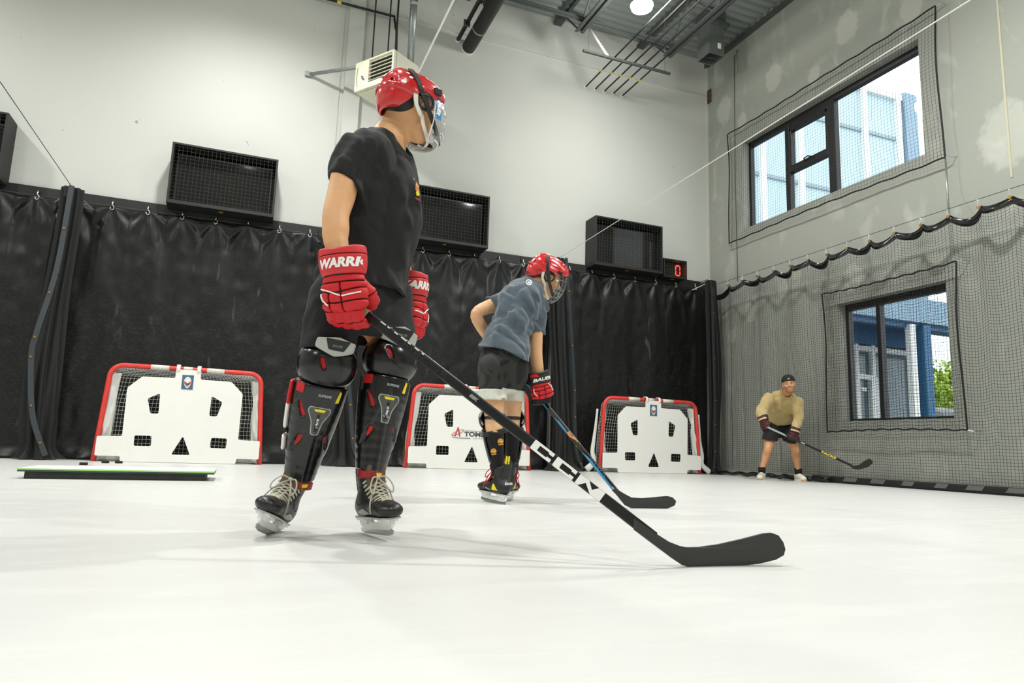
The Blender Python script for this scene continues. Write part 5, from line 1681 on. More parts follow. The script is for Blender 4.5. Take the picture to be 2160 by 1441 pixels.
        L.sdf('calf_wrap_strap', lambda P: wrap(P, -.264, -.233)+.003, (0, -.09, -.32), (.13, .04, -.06), .0045, M_PADMATT, sg)
        L.sdf('calf_wrap_top', lambda P: wrap(P, -.152, -.070), (0, -.09, -.2), (.13, .04, -.04), .0045, M_REDCLOTH, sg)
    o = (0, .09, zb*.42)
    bd = L.decal('badge', [fillet([(-.032, .040), (.032, .040), (.036, .028), (.017, -.008), (.010, -.052), (-.010, -.052), (-.017, -.008), (-.036, .028)], .006)], M_PADGREY, sg, shinf, o, (-1, 0, 0), (0, 0, 1), lift=.0022, sub=.010)
    L.decal('badge_edge', [fillet([(-.035, .043), (.035, .043), (.039, .028), (.020, -.010), (.013, -.055), (-.013, -.055), (-.020, -.010), (-.039, .028)], .006)], M_GREYSTRIP, sg, shinf, o, (-1, 0, 0), (0, 0, 1), lift=.0014, sub=.010)
    L.decal('badge_yellow', [[(-.020, .036), (.020, .036), (.015, .027), (-.015, .027)]], M_PRINTYEL, sg, shinf, o, (-1, 0, 0), (0, 0, 1), lift=.0032, sub=.010)
    L.decal('badge_dark', [[(-.005, .018), (.005, .018), (.005, -.044), (-.005, -.044)]], M_PADMATT, sg, shinf, o, (-1, 0, 0), (0, 0, 1), lift=.0032, sub=.010)
    L.decal('badge_print', '3S PRO', M_WHITEPRINT, sg, shinf, (0, .09, zb*.42-.012), (0, 0, -1), (-1, 0, 0), size=.010, lift=.0040, bold=.0004)
    # red scaled ankle edge
    fe = lambda P: shinf(P)-.001
    def edge(P):
        d = fe(P); d = smax(d, -(d+.007), .002)
        d = smax(d, .030-P[:, 1], .005)
        return smax(d, np.abs(P[:, 2]-(zb+.002-.15*np.abs(P[:, 0])))-.014, .004)
    eg = L.sdf('ankle_edge', edge, (-.09, -.02, zb-.04), (.09, .09, zb+.04), .0045, mat('red scaled print', '#8e1a1a', .5, var=(150, .9)), sg)
    L.decal('ankle_print', [[(-.012, .006), (.012, .006), (.009, -.006), (-.009, -.006)]], M_PRINTYEL, eg, fe, (-.015, .09, zb+.002), (-1, 0, 0), (0, 0, 1), lift=.0018)
    return sg

# ---- stick
def stick(name_label, p0, p1, blade_px, blade_Y, heelY_curve, face_to, w=.029, th=.019, grip=None, parts=None, group=None):
    p0 = np.asarray(p0, float); p1 = np.asarray(p1, float)
    d = unit(p1-p0); n = unit(np.cross(np.cross(d, face_to), d))   # face normal
    sv = np.cross(n, d)
    t = empty('hockey_stick', tuple(p1), name_label, 'hockey stick', group)
    Lg = np.linalg.norm(p1-p0)
    sec = fillet([(-w/2, -th/2), (w/2, -th/2), (w/2, th/2), (-w/2, th/2)], .005, 2)
    def ring(q): return [q+sv*a+n*b for a, b in sec]
    k = len(sec)
    vs = []; cs = [0, .25, .5, .75, 1.0]
    for c_ in cs: vs += ring(p0+d*Lg*c_)
    fs = [tuple(range(k-1, -1, -1)), tuple(range((len(cs)-1)*k, len(cs)*k))]
    for i in range(len(cs)-1):
        fs += [(i*k+j, i*k+(j+1) % k, (i+1)*k+(j+1) % k, (i+1)*k+j) for j in range(k)]
    put('shaft', vs, fs, M_STICK, t, smooth=False)
    pts = np.array([at(x, y, blade_Y) for x, y in blade_px])
    x0, x1 = pts[:, 0].min(), pts[:, 0].max()
    tt = np.clip((pts[:, 0]-x0-.03)/(x1-x0), 0, 1)
    f_ = pts.copy(); f_[:, 1] += heelY_curve(tt)
    bk_ = f_+np.array([0, .009, 0])
    m = len(pts)
    # triangulate the outline through a curve so the fill is clean
    v2, fc = plate([[(p[0], p[2]) for p in pts]], 0)
    Y = np.interp(np.clip((v2[:, 0]-x0-.03)/(x1-x0), 0, 1), np.linspace(0, 1, 21), heelY_curve(np.linspace(0, 1, 21)))+blade_Y
    Vb = np.concatenate([np.stack([v2[:, 0], Y, v2[:, 1]], 1), np.stack([v2[:, 0], Y+.009, v2[:, 1]], 1)])
    nn = len(v2)
    fs = list(fc)+[tuple(i+nn for i in q[::-1]) for q in fc]
    # boundary walls
    from collections import Counter
    ec = Counter(); dirs = {}
    for q in fc:
        for i in range(len(q)):
            e = (q[i], q[(i+1) % len(q)]); ec[tuple(sorted(e))] += 1; dirs[tuple(sorted(e))] = e
    for e, c_ in ec.items():
        if c_ == 1:
            a, b = dirs[e]; fs.append((b, a, a+nn, b+nn))
    put('blade', Vb, fs, M_BLADE, t)
    def on_shaft(nm, v, f, m, s, off=0, rot=False):
        """lay a flat mesh (x along the shaft, y across) on the broad face"""
        q = p0+d*(s+v[:, :1])+sv*(v[:, 1:2]+off)*1.0+n*(th/2+.0009)
        put(nm, q, f, m, t)
    if parts: parts(on_shaft, Lg)
    if grip:
        s0, s1, m = grip
        put('grip_tape', np.concatenate([ring2 for ring2 in [np.array([q+(sv*a+n*b)*1.12 for a, b in sec]) for q in (p0+d*s0, p0+d*s1)]]), [tuple(range(k-1, -1, -1)), tuple(range(k, 2*k))]+[(j, (j+1) % k, k+(j+1) % k, k+j) for j in range(k)], m, t)
    return t, d, n, sv

def fold(P, g, st, sc, amp, seed=0.0):
    """creases that run along direction g"""
    g = unit(g)
    Q = P-np.outer(P@g, g)*(1-1/st)
    n_ = vnoise(Q*sc+seed)+.5*vnoise(Q*sc*2.1+seed+7)
    return amp*(1-2*np.sqrt(n_*n_+.006))
# ------------------------------------------------------------------ person 1: the tall player in black
SR = np.array([.987, -.16, 0]); TC = np.array([-.16, -.987, 0])     # screen right / towards the camera at this player
UPV = np.array([0, 0, 1.0])
p1 = empty('person', (.33, 2.45, 0), 'person standing in black t-shirt and shorts, red helmet with clear visor, red gloves and skates', 'person')
F1 = unit((.71, -.70, 0)); R1 = np.array([F1[1], -F1[0], 0])          # chest direction, his right
HF = unit(.883*SR-.47*TC+np.array([0, 0, -.06]))                       # the face looks right and a little away
HM1 = basis(HF, unit(UPV+.06*SR))
HC1 = at(866, 228, 2.46)
LH1 = Loc(HC1, HM1, 1.02)
sp = {k: at(*v) for k, v in dict(pel=(762, 645, 2.50), wst=(776, 560, 2.50), che=(792, 430, 2.48), upc=(800, 350, 2.48), nek=(818, 295, 2.48), nk2=(842, 255, 2.475)).items()}
RS, RE, RW = at(768, 318, 2.35), at(709, 452, 2.28), at(720, 560, 2.235)
RA1, RA2 = at(734, 362, 2.32), at(708, 505, 2.26)
LS, LE, LW = at(834, 335, 2.62), at(824, 465, 2.70), at(858, 606, 2.68)
sup = unit(at(628, 1000, 2.49)-at(566, 1128, 2.50)-.035*TC)
sf = unit(.96*TC-.26*SR)
sf2 = unit(.90*TC+.40*SR)
LSK1 = Loc(at(560, 1128, 2.47), basis(sf, sup), .88)                    # right skate
LSK2 = Loc(at(795, 1130, 2.40)+np.array([0, 0, .003]), basis(sf2, unit(UPV-.10*SR-.03*TC)), .88)
RH, RK, RAN = at(712, 655, 2.43), at(688, 772, 2.43), LSK1.w([(0, -.048, .245)])[0]
LHp, LK, LAN = at(812, 650, 2.55), at(819, 765, 2.46), LSK2.w([(0, -.048, .245)])[0]
LF1 = unit((.10, -.99, 0))                                            # shins face the camera, a little right
def body1(P):
    d = skull(LH1.l(P))*1.02
    d = smin(d, sd_limb(P, [(sp['upc']-.02*F1, .075, .065, R1), (sp['nek']-.005*F1, .062, .060, R1), (sp['nk2'], .054, .056, R1), (HC1-.01*HF, .05, .055, R1)]), .03)
    tr = sd_limb(P, [(sp['pel'], .15, .105, R1), (sp['wst'], .135, .095, R1), (sp['che'], .155, .105, R1), (sp['upc'], .15, .085, R1), (sp['nek']-UPV*.03, .08, .06, R1)])
    d = smin(d, tr, .04)
    for (S, A1, E, A2, W) in ((RS, RA1, RE, RA2, RW), (LS, (LS+LE)/2, LE, (LE+LW)/2, LW)):
        a = sd_limb(P, [(S, .058, .058, F1), (A1, .050, .052, F1), (E*.55+A1*.45, .046, .049, F1), (E, .043, .044, F1), (A2*.6+E*.4, .043, .044, F1), (A2, .039, .041, F1), (W, .031, .034, F1)], kk=.02)
        d = smin(d, a, .03)
        d = smin(d, sd_limb(P, [(W, .030, .026, F1), (W+.04*unit(W-A2), .028, .020, F1)]), .01)
    for (H_, K, A, su) in ((RH, RK, RAN, sup), (LHp, LK, LAN, UPV)):
        d = smin(d, sd_limb(P, [(H_, .082, .088, R1), (H_*.5+K*.5, .072, .075, R1), (K+UPV*.02, .055, .058, R1), (K*.72+A*.28-.012*LF1, .052, .056, R1), (K*.25+A*.75, .037, .040, R1), (A, .034, .038, R1), (A-su*.05-.01*TC, .026, .030, R1)]), .03)
    return d
allp = np.array([RE, LW, LE, RAN, LAN, HC1])
sdf_obj('body', body1, allp.min(0)-np.array([.12, .2, .12]), allp.max(0)+np.array([.15, .15, .16]), .0052, M_SKIN1, p1)
eyes(LH1, p1, M_HAIR)
def hair1(P):
    d = sd_ell(P, (0, -.026, .030), (.079, .096, .092))
    x, y, z = P.T
    d = smax(d, -.070-z+.0*y, .006)
    return smax(d, y-.012-.5*np.clip(z-.05, 0, 1)-.3*np.clip(.0-z, 0, 1)*0, .006)
LH1.sdf('hair', hair1, (-.09, -.135, -.085), (.09, .09, .135), .005, M_HAIR, p1)
h = helmet(LH1, p1, 'BAUER')
visor(LH1, h)
# t-shirt
SL_E = RA1*.66+RE*.34
LSL = LS*.25+LE*.75
def tee_torso(P):
    return sd_limb(P, [(sp['pel']-.012*F1-UPV*.02, .200, .180, R1), (sp['wst']-.004*F1, .180, .154, R1), (sp['che']+.016*F1, .186, .154, R1), (sp['upc']+.010*F1, .178, .122, R1), (sp['nek']-UPV*.055, .135, .085, R1), (sp['nek']-UPV*.015, .082, .070, R1), (sp['nek']+UPV*.04+.01*SR, .068, .066, R1)])
def tee_sleeves(P, cut):
    a = sd_limb(P, [(RS-.04*R1, .075, .078, F1), (RS, .076, .078, F1), (RA1, .066, .069, F1), (SL_E+.06*unit(SL_E-RA1), .066, .066, F1)])
    b = sd_limb(P, [(LS+.04*R1, .072, .076, F1), (LS, .070, .074, F1), (LSL, .068, .070, F1), (LSL+.06*unit(LSL-LS), .068, .068, F1)])
    if cut:
        a = smax(a, sd_plane(P, SL_E, unit(unit(SL_E-RA1)-.34*SR)), .004); b = smax(b, sd_plane(P, LSL, LSL-LS), .004)
    return np.minimum(a, b)
def tee_folds(P):
    d = fold(P, (R1*.3+SR*.45+UPV*.85), 4.5, 11.0, .0095, 3)
    d = d+fold(P, (SR*.55-UPV*.85), 4.0, 16, .0050, 11)
    low = np.clip((sp['wst'][2]+.05-P[:, 2])/.25, 0, 1)
    return d+low*fold(P, (SR*.9+UPV*.25), 3.5, 12, .007, 21)
def tee_full(P):
    return smin(tee_torso(P), tee_sleeves(P, True), .03)+tee_folds(P)
hem_n = unit(-UPV+.13*R1+.12*SR)
def tee(P):
    t, w = tee_torso(P), tee_folds(P)
    d = smin(t, tee_sleeves(P, True), .03)+w
    d = smax(d, -np.minimum(t+w+.015, np.maximum(tee_sleeves(P, False)+w+.015, -t)), .002)
    d = smax(d, sd_plane(P, at(770, 618, 2.45), hem_n), .004)
    # neck opening, lower in front
    nk = sd_cap(P, sp['nek']-UPV*.04+.052*F1, sp['nek']+UPV*.12+.01*F1, .058, .072)
    nk = np.minimum(nk, sd_cap(P, sp['nek']+UPV*.012-.01*F1, sp['nek']+UPV*.12, .062, .075))
    d = smax(d, sd_plane(P, sp['nek']+UPV*.030-.02*F1, unit(UPV*.9+F1*.42)), .004)
    return smax(d, -nk, .004)
def box_of(pts, lo, hi):
    pts = np.array(pts); return pts.min(0)-lo, pts.max(0)+hi
lo, hi = box_of([sp['pel'], sp['nek'], SL_E, LSL, RS, LS], np.array([.26, .26, .10]), np.array([.26, .26, .12]))
ts = sdf_obj('t_shirt', tee, lo, hi, .0056, M_TEEBLACK, p1)
LT = Loc((0, 0, 0), np.eye(3))
ft = lambda P: tee_full(P)
oc = at(872, 400, 2.38)
emx = unit(.62*SR-.78*TC)
M_OR = mat('orange print', '#c8743a', .5); M_RP = mat('red print', '#a5372c', .5)
for nm, pl, m_ in (('chest_emblem', [fillet([(-.012, .012), (0, .030), (.014, .014), (.010, -.010), (-.004, -.020), (-.014, -.006)], .004)], M_OR),
                   ('chest_emblem_yellow', [fillet([(-.012, -.016), (.004, -.004), (.010, -.022), (-.008, -.030)], .003)], M_PRINTYEL),
                   ('chest_emblem_yellow', [[(-.004, .010), (.010, .018), (.010, .008)]], M_PRINTYEL),
                   ('chest_emblem_red', [[(-.018, .040), (-.010, .034), (-.012, .028), (-.020, .032)]], M_RP), ('chest_emblem_red', [[(-.012, -.036), (.012, -.038), (.012, -.044), (-.012, -.042)]], M_RP)):
    decal(nm, pl, m_, ts, ft, oc, emx, UPV, sub=.008, lift=.0015 if nm == 'chest_emblem' else .0024, back=.08, far=.2)
# shorts
def sh_core(P):
    d = sd_limb(P, [(sp['pel']+UPV*.10, .165, .125, R1), (sp['pel'], .185, .140, R1), (sp['pel']-UPV*.08, .180, .135, R1)], kk=.02)
    for H_, K, w in ((RH, RK, .118), (LHp, LK, .112)):
        d = smin(d, sd_limb(P, [(H_+UPV*.04, w-.01, .108, R1), (H_*.55+K*.45, w-.004, .104, R1), (K+UPV*.03, w-.010, .098, R1)], kk=.02), .025)
    return d+fold(P, UPV+.2*SR, 3.0, 10, .007, 5)+fold(P, SR+.6*UPV, 2.5, 12, .004, 15)
RHm, LHm = at(699, 740, 2.40), at(822, 716, 2.44)
def shorts1(P):
    d = sh_core(P)
    d = smax(d, -(d+.015), .002)
    dist = np.where(((P-RHm)@SR) < .085, sd_plane(P, RHm, unit(-UPV-.03*SR)), sd_plane(P, LHm, unit(-UPV+.06*SR)))
    d = smax(d, dist, .004)
    return smax(d, sd_plane(P, sp['pel']+UPV*.10, UPV), .004)
lo, hi = box_of([sp['pel'], RHm, LHm], np.array([.24, .24, .06]), np.array([.24, .26, .14]))
s1_ = sdf_obj('shorts', shorts1, lo, hi, .0056, M_SHORTBLACK, p1)
for q in (-1, 1):
    decal('shorts_emblem', [[(q*.004, -.014), (q*.012, -.014), (q*.007, -.004), (q*.007, .004), (q*.012, .014), (q*.004, .014), (q*.001, .004), (q*.001, -.004)][::q]], M_GREYPRINT, s1_, sh_core, at(842, 697, 2.3), SR, UPV, sub=.008, lift=.0015, back=.1, far=.3)
# gloves
gz = unit(at(735, 690, 2.225)-at(727, 580, 2.215))
gy = unit(.86*TC-.45*SR+.22*UPV)
gM = basis(gy, gz)
LG1 = Loc(at(727, 588, 2.215), gM, (1.20, 1.15, .92))
glove(LG1, p1, 'red', curl=.80)
lz = unit(-UPV+.1*SR); ly = unit(.9*SR+.55*TC)
LG2 = Loc(at(873, 632, 2.66), basis(ly, lz), (1.05, 1.05, .98), mir=-1)
glove(LG2, p1, 'red', curl=.75, h=.0045)
# shin guards and skates
for K, A, ang in ((RK, RAN, .25), (LK, LAN, .28)):
    z_ = unit(K-A)
    f_ = unit(math.cos(ang)*TC+math.sin(ang)*SR)
    shin_guard(Loc(K, basis(f_, z_), 1.0), p1, np.linalg.norm(K-A)+.012, calf=K is RK)
acc = [([(-.07, .02), (-.02, .035), (.02, .015), (-.03, .008)], mat('silver flash', '#8f9694', .3, .5), 'side_flash')]
skate(LSK1, p1, acc, M_LACE)
skate(LSK2, p1, acc, M_LACE)
# stick
def ccm(on, Lg):
    M_LT = M_WHITEPRINT
    W = .032
    def poly(nm, pts, m, s, off=0): 
        v, f = plate([pts], 0); on(nm, v, f, m, s, off)
    h_ = W*.48
    # big white letters C C M running down the shaft
    def C(s, L_): 
        v, f = plate([fillet([(0, -h_), (L_, -h_), (L_, -h_*.30), (L_*.78, -h_*.30), (L_*.78, -h_*.55+.000), (L_*.30, -h_*.55), (L_*.30, h_*.55), (L_*.78, h_*.55), (L_*.78, h_*.30), (L_, h_*.30), (L_, h_), (0, h_)], [.004, .001, .001, .001, .001, .002, .002, .001, .001, .001, .001, .004])], 0)
        on('shaft_letter', v, f, M_LT, s)
    s0 = Lg*.635+.030
    q_ = .79
    C(s0, .092*q_); C(s0+.105*q_, .092*q_)
    v, f = plate([[(0, -h_), (.014, -h_), (.034, h_*.25), (.070, -h_), (.112, -h_), (.112, h_), (.084, h_), (.066, -h_*.10), (.040, h_), (0, h_)]], 0)
    v[:, 0] *= q_
    on('shaft_letter', v, f, M_LT, s0+.210*q_)
    v, f = text_mesh('RIBCOR', .026, 0, -.0006, 0, 1.9, 1.15)
    on('shaft_name', v, f, mat('dark glossy print', '#3b3b39', .25), Lg*.315)
    v, f = text_mesh('88K', .015, .2, .0008, 0, 1.2)
    on('shaft_code', v, f, M_GREYPRINT, Lg*.475)
    for q in range(7):
        w_ = (.022, .010, .016, .024, .012, .018, .010)[q]
        on('shaft_print', np.array([(0, .010, 0), (w_, .010, 0), (w_, .0135, 0), (0, .0135, 0)]), [(0, 1, 2, 3)], M_WHITEPRINT, Lg*.155+q*.030)
a0 = at(757, 652, 2.25); a1 = at(1380, 1134, 1.69)
dd = unit(a1-a0)
bl1 = [(1340, 1095), (1379, 1122.5), (1411, 1143), (1434, 1152), (1450, 1155), (1474, 1154), (1513, 1148), (1560, 1136), (1600, 1124), (1615, 1122), (1628, 1127), (1637, 1141), (1641, 1155.5), (1638, 1168), (1623, 1178), (1592, 1187), (1545, 1194), (1497, 1197.5), (1458, 1197.5), (1441, 1193), (1419, 1178), (1379, 1148), (1340, 1118.5)]
stick('black hockey stick with white shaft letters held by the tall player in black', a0-dd*.10, a1, bl1, 1.68, lambda t: -.035*t**2, unit(CAMP-(a0+a1)/2),   .032, .021, grip=(.06, .140, M_BEIGE), parts=ccm)
# ------------------------------------------------------------------ person 2: the smaller player, seen from behind
SR2 = np.array([.93, -.36, 0]); AW2 = np.array([.36, .93, 0])
p2 = empty('person', (1.47, 3.87, 0), 'person bending forward in slate blue t-shirt and camouflage shorts, red helmet with wire cage', 'person')
R2 = SR2; F2 = AW2
G = {k: at(*v) for k, v in dict(pel=(1061, 768, 3.84), wst=(1072, 706, 3.86), che=(1094, 648, 3.89), upc=(1099, 621, 3.91), nek=(1124, 604, 3.93), hd=(1151, 583, 3.94),
     RS=(1134, 640, 3.90), RA=(1131, 695, 3.88), RE=(1131, 745, 3.86), RF=(1134, 775, 3.85), RW=(1138, 806, 3.84),
     LS=(1072, 634, 3.99), LA=(1036, 645, 3.98), LE=(1006, 662, 3.97), LF=(1016, 690, 4.0), LW=(1040, 725, 4.10),
     RH=(1080, 790, 3.90), RK=(1079, 885, 3.95), RN=(1080, 985, 3.97), LH=(1038, 790, 3.80), LK=(1041, 885, 3.77), LN=(1050, 985, 3.76)).items()}
HF2 = unit(.95*SR2+.22*AW2-.38*UPV)
HM2 = basis(HF2, unit(UPV+.45*SR2-.12*AW2))
LH2 = Loc(G['hd'], HM2, 1.0)
sd2 = unit(SR2*.93+UPV*.30)              # across the tilted back
def body2(P):
    d = skull(LH2.l(P))
    d = smin(d, sd_limb(P, [(G['upc'], .065, .055, sd2), (G['nek'], .052, .050, SR2), (G['hd']-.04*HM2[:, 2]-.02*HF2, .048, .050, SR2)]), .03)
    d = smin(d, sd_limb(P, [(G['pel'], .125, .095, sd2), (G['wst'], .11, .085, sd2), (G['che'], .125, .085, sd2), (G['upc'], .11, .06, sd2)]), .04)
    for q in 'RL':
        S, A, E, F_, W = (G[q+k] for k in ('S', 'A', 'E', 'F', 'W'))
        d = smin(d, sd_limb(P, [(S, .048, .048, F2), (A, .042, .043, F2), (E, .037, .038, F2), (F_, .036, .036, F2), (W, .027, .030, F2), (W+.03*unit(W-F_), .024, .020, F2)], kk=.02), .03)
        H_, K, N_ = (G[q+k] for k in ('H', 'K', 'N'))
        d = smin(d, sd_limb(P, [(H_, .078, .085, SR2), (H_*.5+K*.5, .066, .068, SR2), (K+UPV*.03, .056, .056, SR2), (K-UPV*.02, .050, .050, SR2), (K*.7+N_*.3-.014*F2, .049, .054, SR2), (K*.25+N_*.75, .034, .037, SR2), (N_, .031, .036, SR2), (N_-UPV*.05, .030, .036, SR2)]), .025)
    return d
pp = np.array(list(G.values()))
sdf_obj('body', body2, pp.min(0)-np.array([.14, .2, .1]), pp.max(0)+np.array([.16, .2, .2]), .0065, M_SKIN2, p2)
eyes(LH2, p2, M_HAIRB)
def hair2(P):
    d = smin(sd_ell(P, (0, -.030, .025), (.082, .098, .094)), sd_ell(P, (0, -.080, -.055), (.060, .040, .045)), .03)
    x, y, z = P.T
    d = d+.004*np.sin(x*160+z*40)*(z < -.02)
    d = smax(d, -.105-z, .006)
    return smax(d, y+.005, .006)
LH2.sdf('hair', hair2, (-.095, -.14, -.12), (.095, .06, .135), .0055, M_HAIRB, p2)
h2 = helmet(LH2, p2, 'BAUER', stickers=False)
cage(LH2, h2)
# t-shirt
RSL = G['RA']*.80+G['RE']*.20
LSL2 = G['LA']*.98+G['LE']*.02
def tee2_torso(P):
    return sd_limb(P, [(G['pel']+UPV*.02-.02*F2, .168, .135, sd2), (G['wst'], .145, .115, sd2), (G['che'], .150, .115, sd2), (G['upc'], .142, .094, sd2), (G['nek']-.03*sd2, .088, .072, sd2), (G['nek']+UPV*.03+.025*SR2, .058, .058, SR2)])
def tee2_sleeves(P, cut):
    d = None
    for S, A, E, c_ in ((G['RS'], G['RA'], RSL, RSL-G['RA']), (G['LS'], G['LA'], LSL2, G['LA']-G['LS'])):
        a = sd_limb(P, [(S, .064, .066, F2), (S*.5+A*.5, .062, .064, F2), (A, .058, .060, F2), (E+.05*unit(c_), .058, .058, F2)])
        if cut: a = smax(a, sd_plane(P, E, c_), .004)
        d = a if d is None else np.minimum(d, a)
    return d
def tee2_folds(P):
    return fold(P, SR2*.75-UPV*.75, 5.5, 15, .0105, 4)+fold(P, UPV*.9+SR2*.3, 3.0, 12, .004, 9)
def tee2_full(P):
    return smin(tee2_torso(P), tee2_sleeves(P, True), .03)+tee2_folds(P)
hemc = at(1061, 733, 3.78); hemn = unit(-UPV*.95-SR2*.12+F2*.30)
def tee2(P):
    t, w = tee2_torso(P), tee2_folds(P)
    d = smin(t, tee2_sleeves(P, True), .03)+w
    d = smax(d, -np.minimum(t+w+.016, np.maximum(tee2_sleeves(P, False)+w+.016, -t)), .002)
    x_ = (P-hemc)@SR2
    d = smax(d, sd_plane(P+np.outer(np.clip(np.abs(x_+.02), 0, .25)**2*1.6+.10*np.clip(x_, 0, 1)*1.3, UPV), hemc, hemn), .004)
    nk = sd_cap(P, G['nek']+.015*SR2+UPV*.02, G['nek']+UPV*.09+.06*SR2, .050, .062)
    d = smax(d, sd_plane(P, G['nek']+.018*SR2+UPV*.022, unit(UPV*.85+SR2*.5)), .004)
    return smax(d, -nk, .004)
lo, hi = box_of([G['pel'], G['nek'], RSL, LSL2, G['RS']], np.array([.24, .24, .10]), np.array([.24, .24, .12]))
t2 = sdf_obj('t_shirt', tee2, lo, hi, .0062, M_TEEBLUE, p2)
el = [(.020*math.cos(a), .011*math.sin(a)) for a in np.linspace(0, 6.283, 20)[:-1]]
ei = [(.016*math.cos(a), .007*math.sin(a)) for a in np.linspace(0, 6.283, 20)[:-1]]
decal('collar_emblem', [el, ei], M_WHITEPRINT, t2, tee2_full, at(1114, 598, 3.80), unit(SR2-.35*UPV), unit(UPV+.35*SR2-.5*F2), sub=.008, lift=.002, back=.06, far=.25)
decal('collar_emblem', [[(-.010, -.003), (.010, -.003), (.012, .003), (-.008, .003)]], M_WHITEPRINT, t2, tee2_full, at(1114, 598, 3.80), unit(SR2-.35*UPV), unit(UPV+.35*SR2-.5*F2), sub=.008, lift=.002, back=.06, far=.25)
# camouflage shorts with a pale band
M_CAMO = mat('dark camouflage cloth', '#2b2b28', .85)
nt, b, N, Lk = node_chain(M_CAMO)
tc = N('ShaderNodeTexCoord'); nz = N('ShaderNodeTexNoise'); nz.inputs['Scale'].default_value = 8; nz.inputs['Detail'].default_value = 0.6; nz.inputs['Distortion'].default_value = 0.6
Lk(tc.outputs['Object'], nz.inputs['Vector'])
cr = N('ShaderNodeValToRGB'); cr.color_ramp.interpolation = 'CONSTANT'
for i, (p_, c_) in enumerate(((0, '#0e0f0d'), (.46, '#272824'), (.57, '#181917'), (.66, '#2d2e29'))):
    e = cr.color_ramp.elements[i] if i < 2 else cr.color_ramp.elements.new(p_)
    e.position = p_; e.color = (*lin(c_), 1)
Lk(nz.outputs['Fac'], cr.inputs[0]); Lk(cr.outputs[0], b.inputs['Base Color'])
RHm2, LHm2 = at(1081, 847, 3.93), at(1035, 845, 3.79)
midx = (RHm2+LHm2)/2
def sh2(P):
    d = sd_limb(P, [(G['pel']+UPV*.09, .125, .105, sd2), (G['pel'], .150, .120, SR2), (G['pel']-UPV*.06, .150, .118, SR2)], kk=.02)
    for H_, K in ((G['RH'], G['RK']), (G['LH'], G['LK'])):
        d = smin(d, sd_limb(P, [(H_+UPV*.03, .080, .098, SR2), (H_*.5+K*.5, .080, .094, SR2), (K+UPV*.08, .080, .090, SR2), (K, .078, .088, SR2)], kk=.02), .012)
    return d+fold(P, UPV+.15*SR2, 3.5, 11, .006, 6)
def shorts2(P, z0=0, z1=9):
    d = sh2(P); d = smax(d, -(d+.016), .002)
    s_ = np.where(((P-midx)@SR2) > 0, (P-RHm2)@UPV, (P-LHm2)@UPV)
    d = smax(d, np.maximum(z0-s_, s_-z1), .003)
    return smax(d, sd_plane(P, G['pel']+UPV*.09, UPV), .004)
lo, hi = box_of([G['pel'], RHm2, LHm2], np.array([.2, .22, .03]), np.array([.2, .22, .12]))
so = sdf_obj('shorts', lambda P: shorts2(P, .062), lo, hi, .0062, M_CAMO, p2)
sdf_obj('pale_band', lambda P: shorts2(P, 0, .062)-.0008, lo, np.array([hi[0], hi[1], lo[2]+.16]), .0062, mat('pale band cloth', '#c9cabd', .85, var=(40, .08)), so)
# gloves, guards, socks, skates
gz2 = unit(at(1149, 858, 3.84)-at(1138, 808, 3.84)); gy2 = unit(-.86*F2+.35*SR2)
LG3 = Loc(G['RW']+.016*gz2, basis(gy2, gz2), (1.12, 1.05, .74))
glove(LG3, p2, 'redblack', curl=.95, h=.004, txt='BAUER')
LG4 = Loc(G['LW'], basis(unit(F2*.9-.4*SR2), unit(SR2*.9-UPV*.4+F2*.3)), (1.0, 1.0, .74), mir=-1)
glove(LG4, p2, 'redblack', curl=.95, h=.006, txt='BAUER')
M_SOCK = mat('black sock', '#0f0f0f', .9)
M_BUN = mat('burger bun', '#c98a45', .8); M_CHEESE = mat('burger cheese', '#e0b824', .8); M_PATTY = mat('burger patty', '#5c3322', .8)
for q, ang in (('L', -.35), ('R', .12)):
    K, N_ = G[q+'K'], G[q+'N']
    z_ = unit(K-N_); f_ = unit(math.cos(ang)*F2+math.sin(ang)*SR2)
    Lg_ = Loc(K, basis(f_, z_), np.array([.82, .86, .86]))
    shin_guard(Lg_, p2, (np.linalg.norm(K-N_)-.01)/.86, h=.006, liner=M_DARKLIN)
    def sock(P, K=K, N_=N_):
        return smax(sd_limb(P, [(K-UPV*.03-.004*F2, .055, .056, SR2), (K*.7+N_*.3-.014*F2, .054, .059, SR2), (K*.25+N_*.75, .040, .043, SR2), (N_-UPV*.03, .038, .042, SR2)]), sd_plane(P, K-UPV*.075, UPV), .004)
    kr = [K+UPV*.008+.0535*math.cos(a_)*SR2+.0545*math.sin(a_)*F2 for a_ in np.linspace(0, 6.283, 26)[:-1]]
    MB().ribbon(np.array(kr+kr[:1]), np.array([k_-(K+UPV*.008) for k_ in kr+kr[:1]]), .020, .004).build('knee_strap', M_STRAPBLACK, p2, smooth=True)
    lo, hi = box_of([K, N_], np.array([.12, .12, .08]), np.array([.12, .12, .02]))
    sk_ = sdf_obj('sock', sock, lo, hi, .0055, M_SOCK, p2)
    if q == 'L':
        for (x, y) in ((1056, 932), (1041, 953)):
            for nm, pl, m_ in (('burger_bun', fillet([(-.016, .004), (-.014, .014), (.0, .020), (.014, .014), (.016, .004)], .003), M_BUN), ('burger_cheese', [(-.018, .004), (.018, .004), (.016, -.002), (.004, -.008), (-.006, -.002), (-.016, -.004)], M_CHEESE),
                               ('burger_patty', [(-.016, -.003), (.016, -.003), (.016, -.010), (-.016, -.010)], M_PATTY), ('burger_bun', fillet([(-.016, -.010), (.016, -.010), (.012, -.019), (-.012, -.019)], .003), M_BUN)):
                decal(nm, [pl], m_, sk_, sock, at(x, y, 3.70), unit(SR2+.15*UPV), UPV, sub=.01, lift=.0015 if nm != 'burger_cheese' else .0022, back=.08, far=.25)
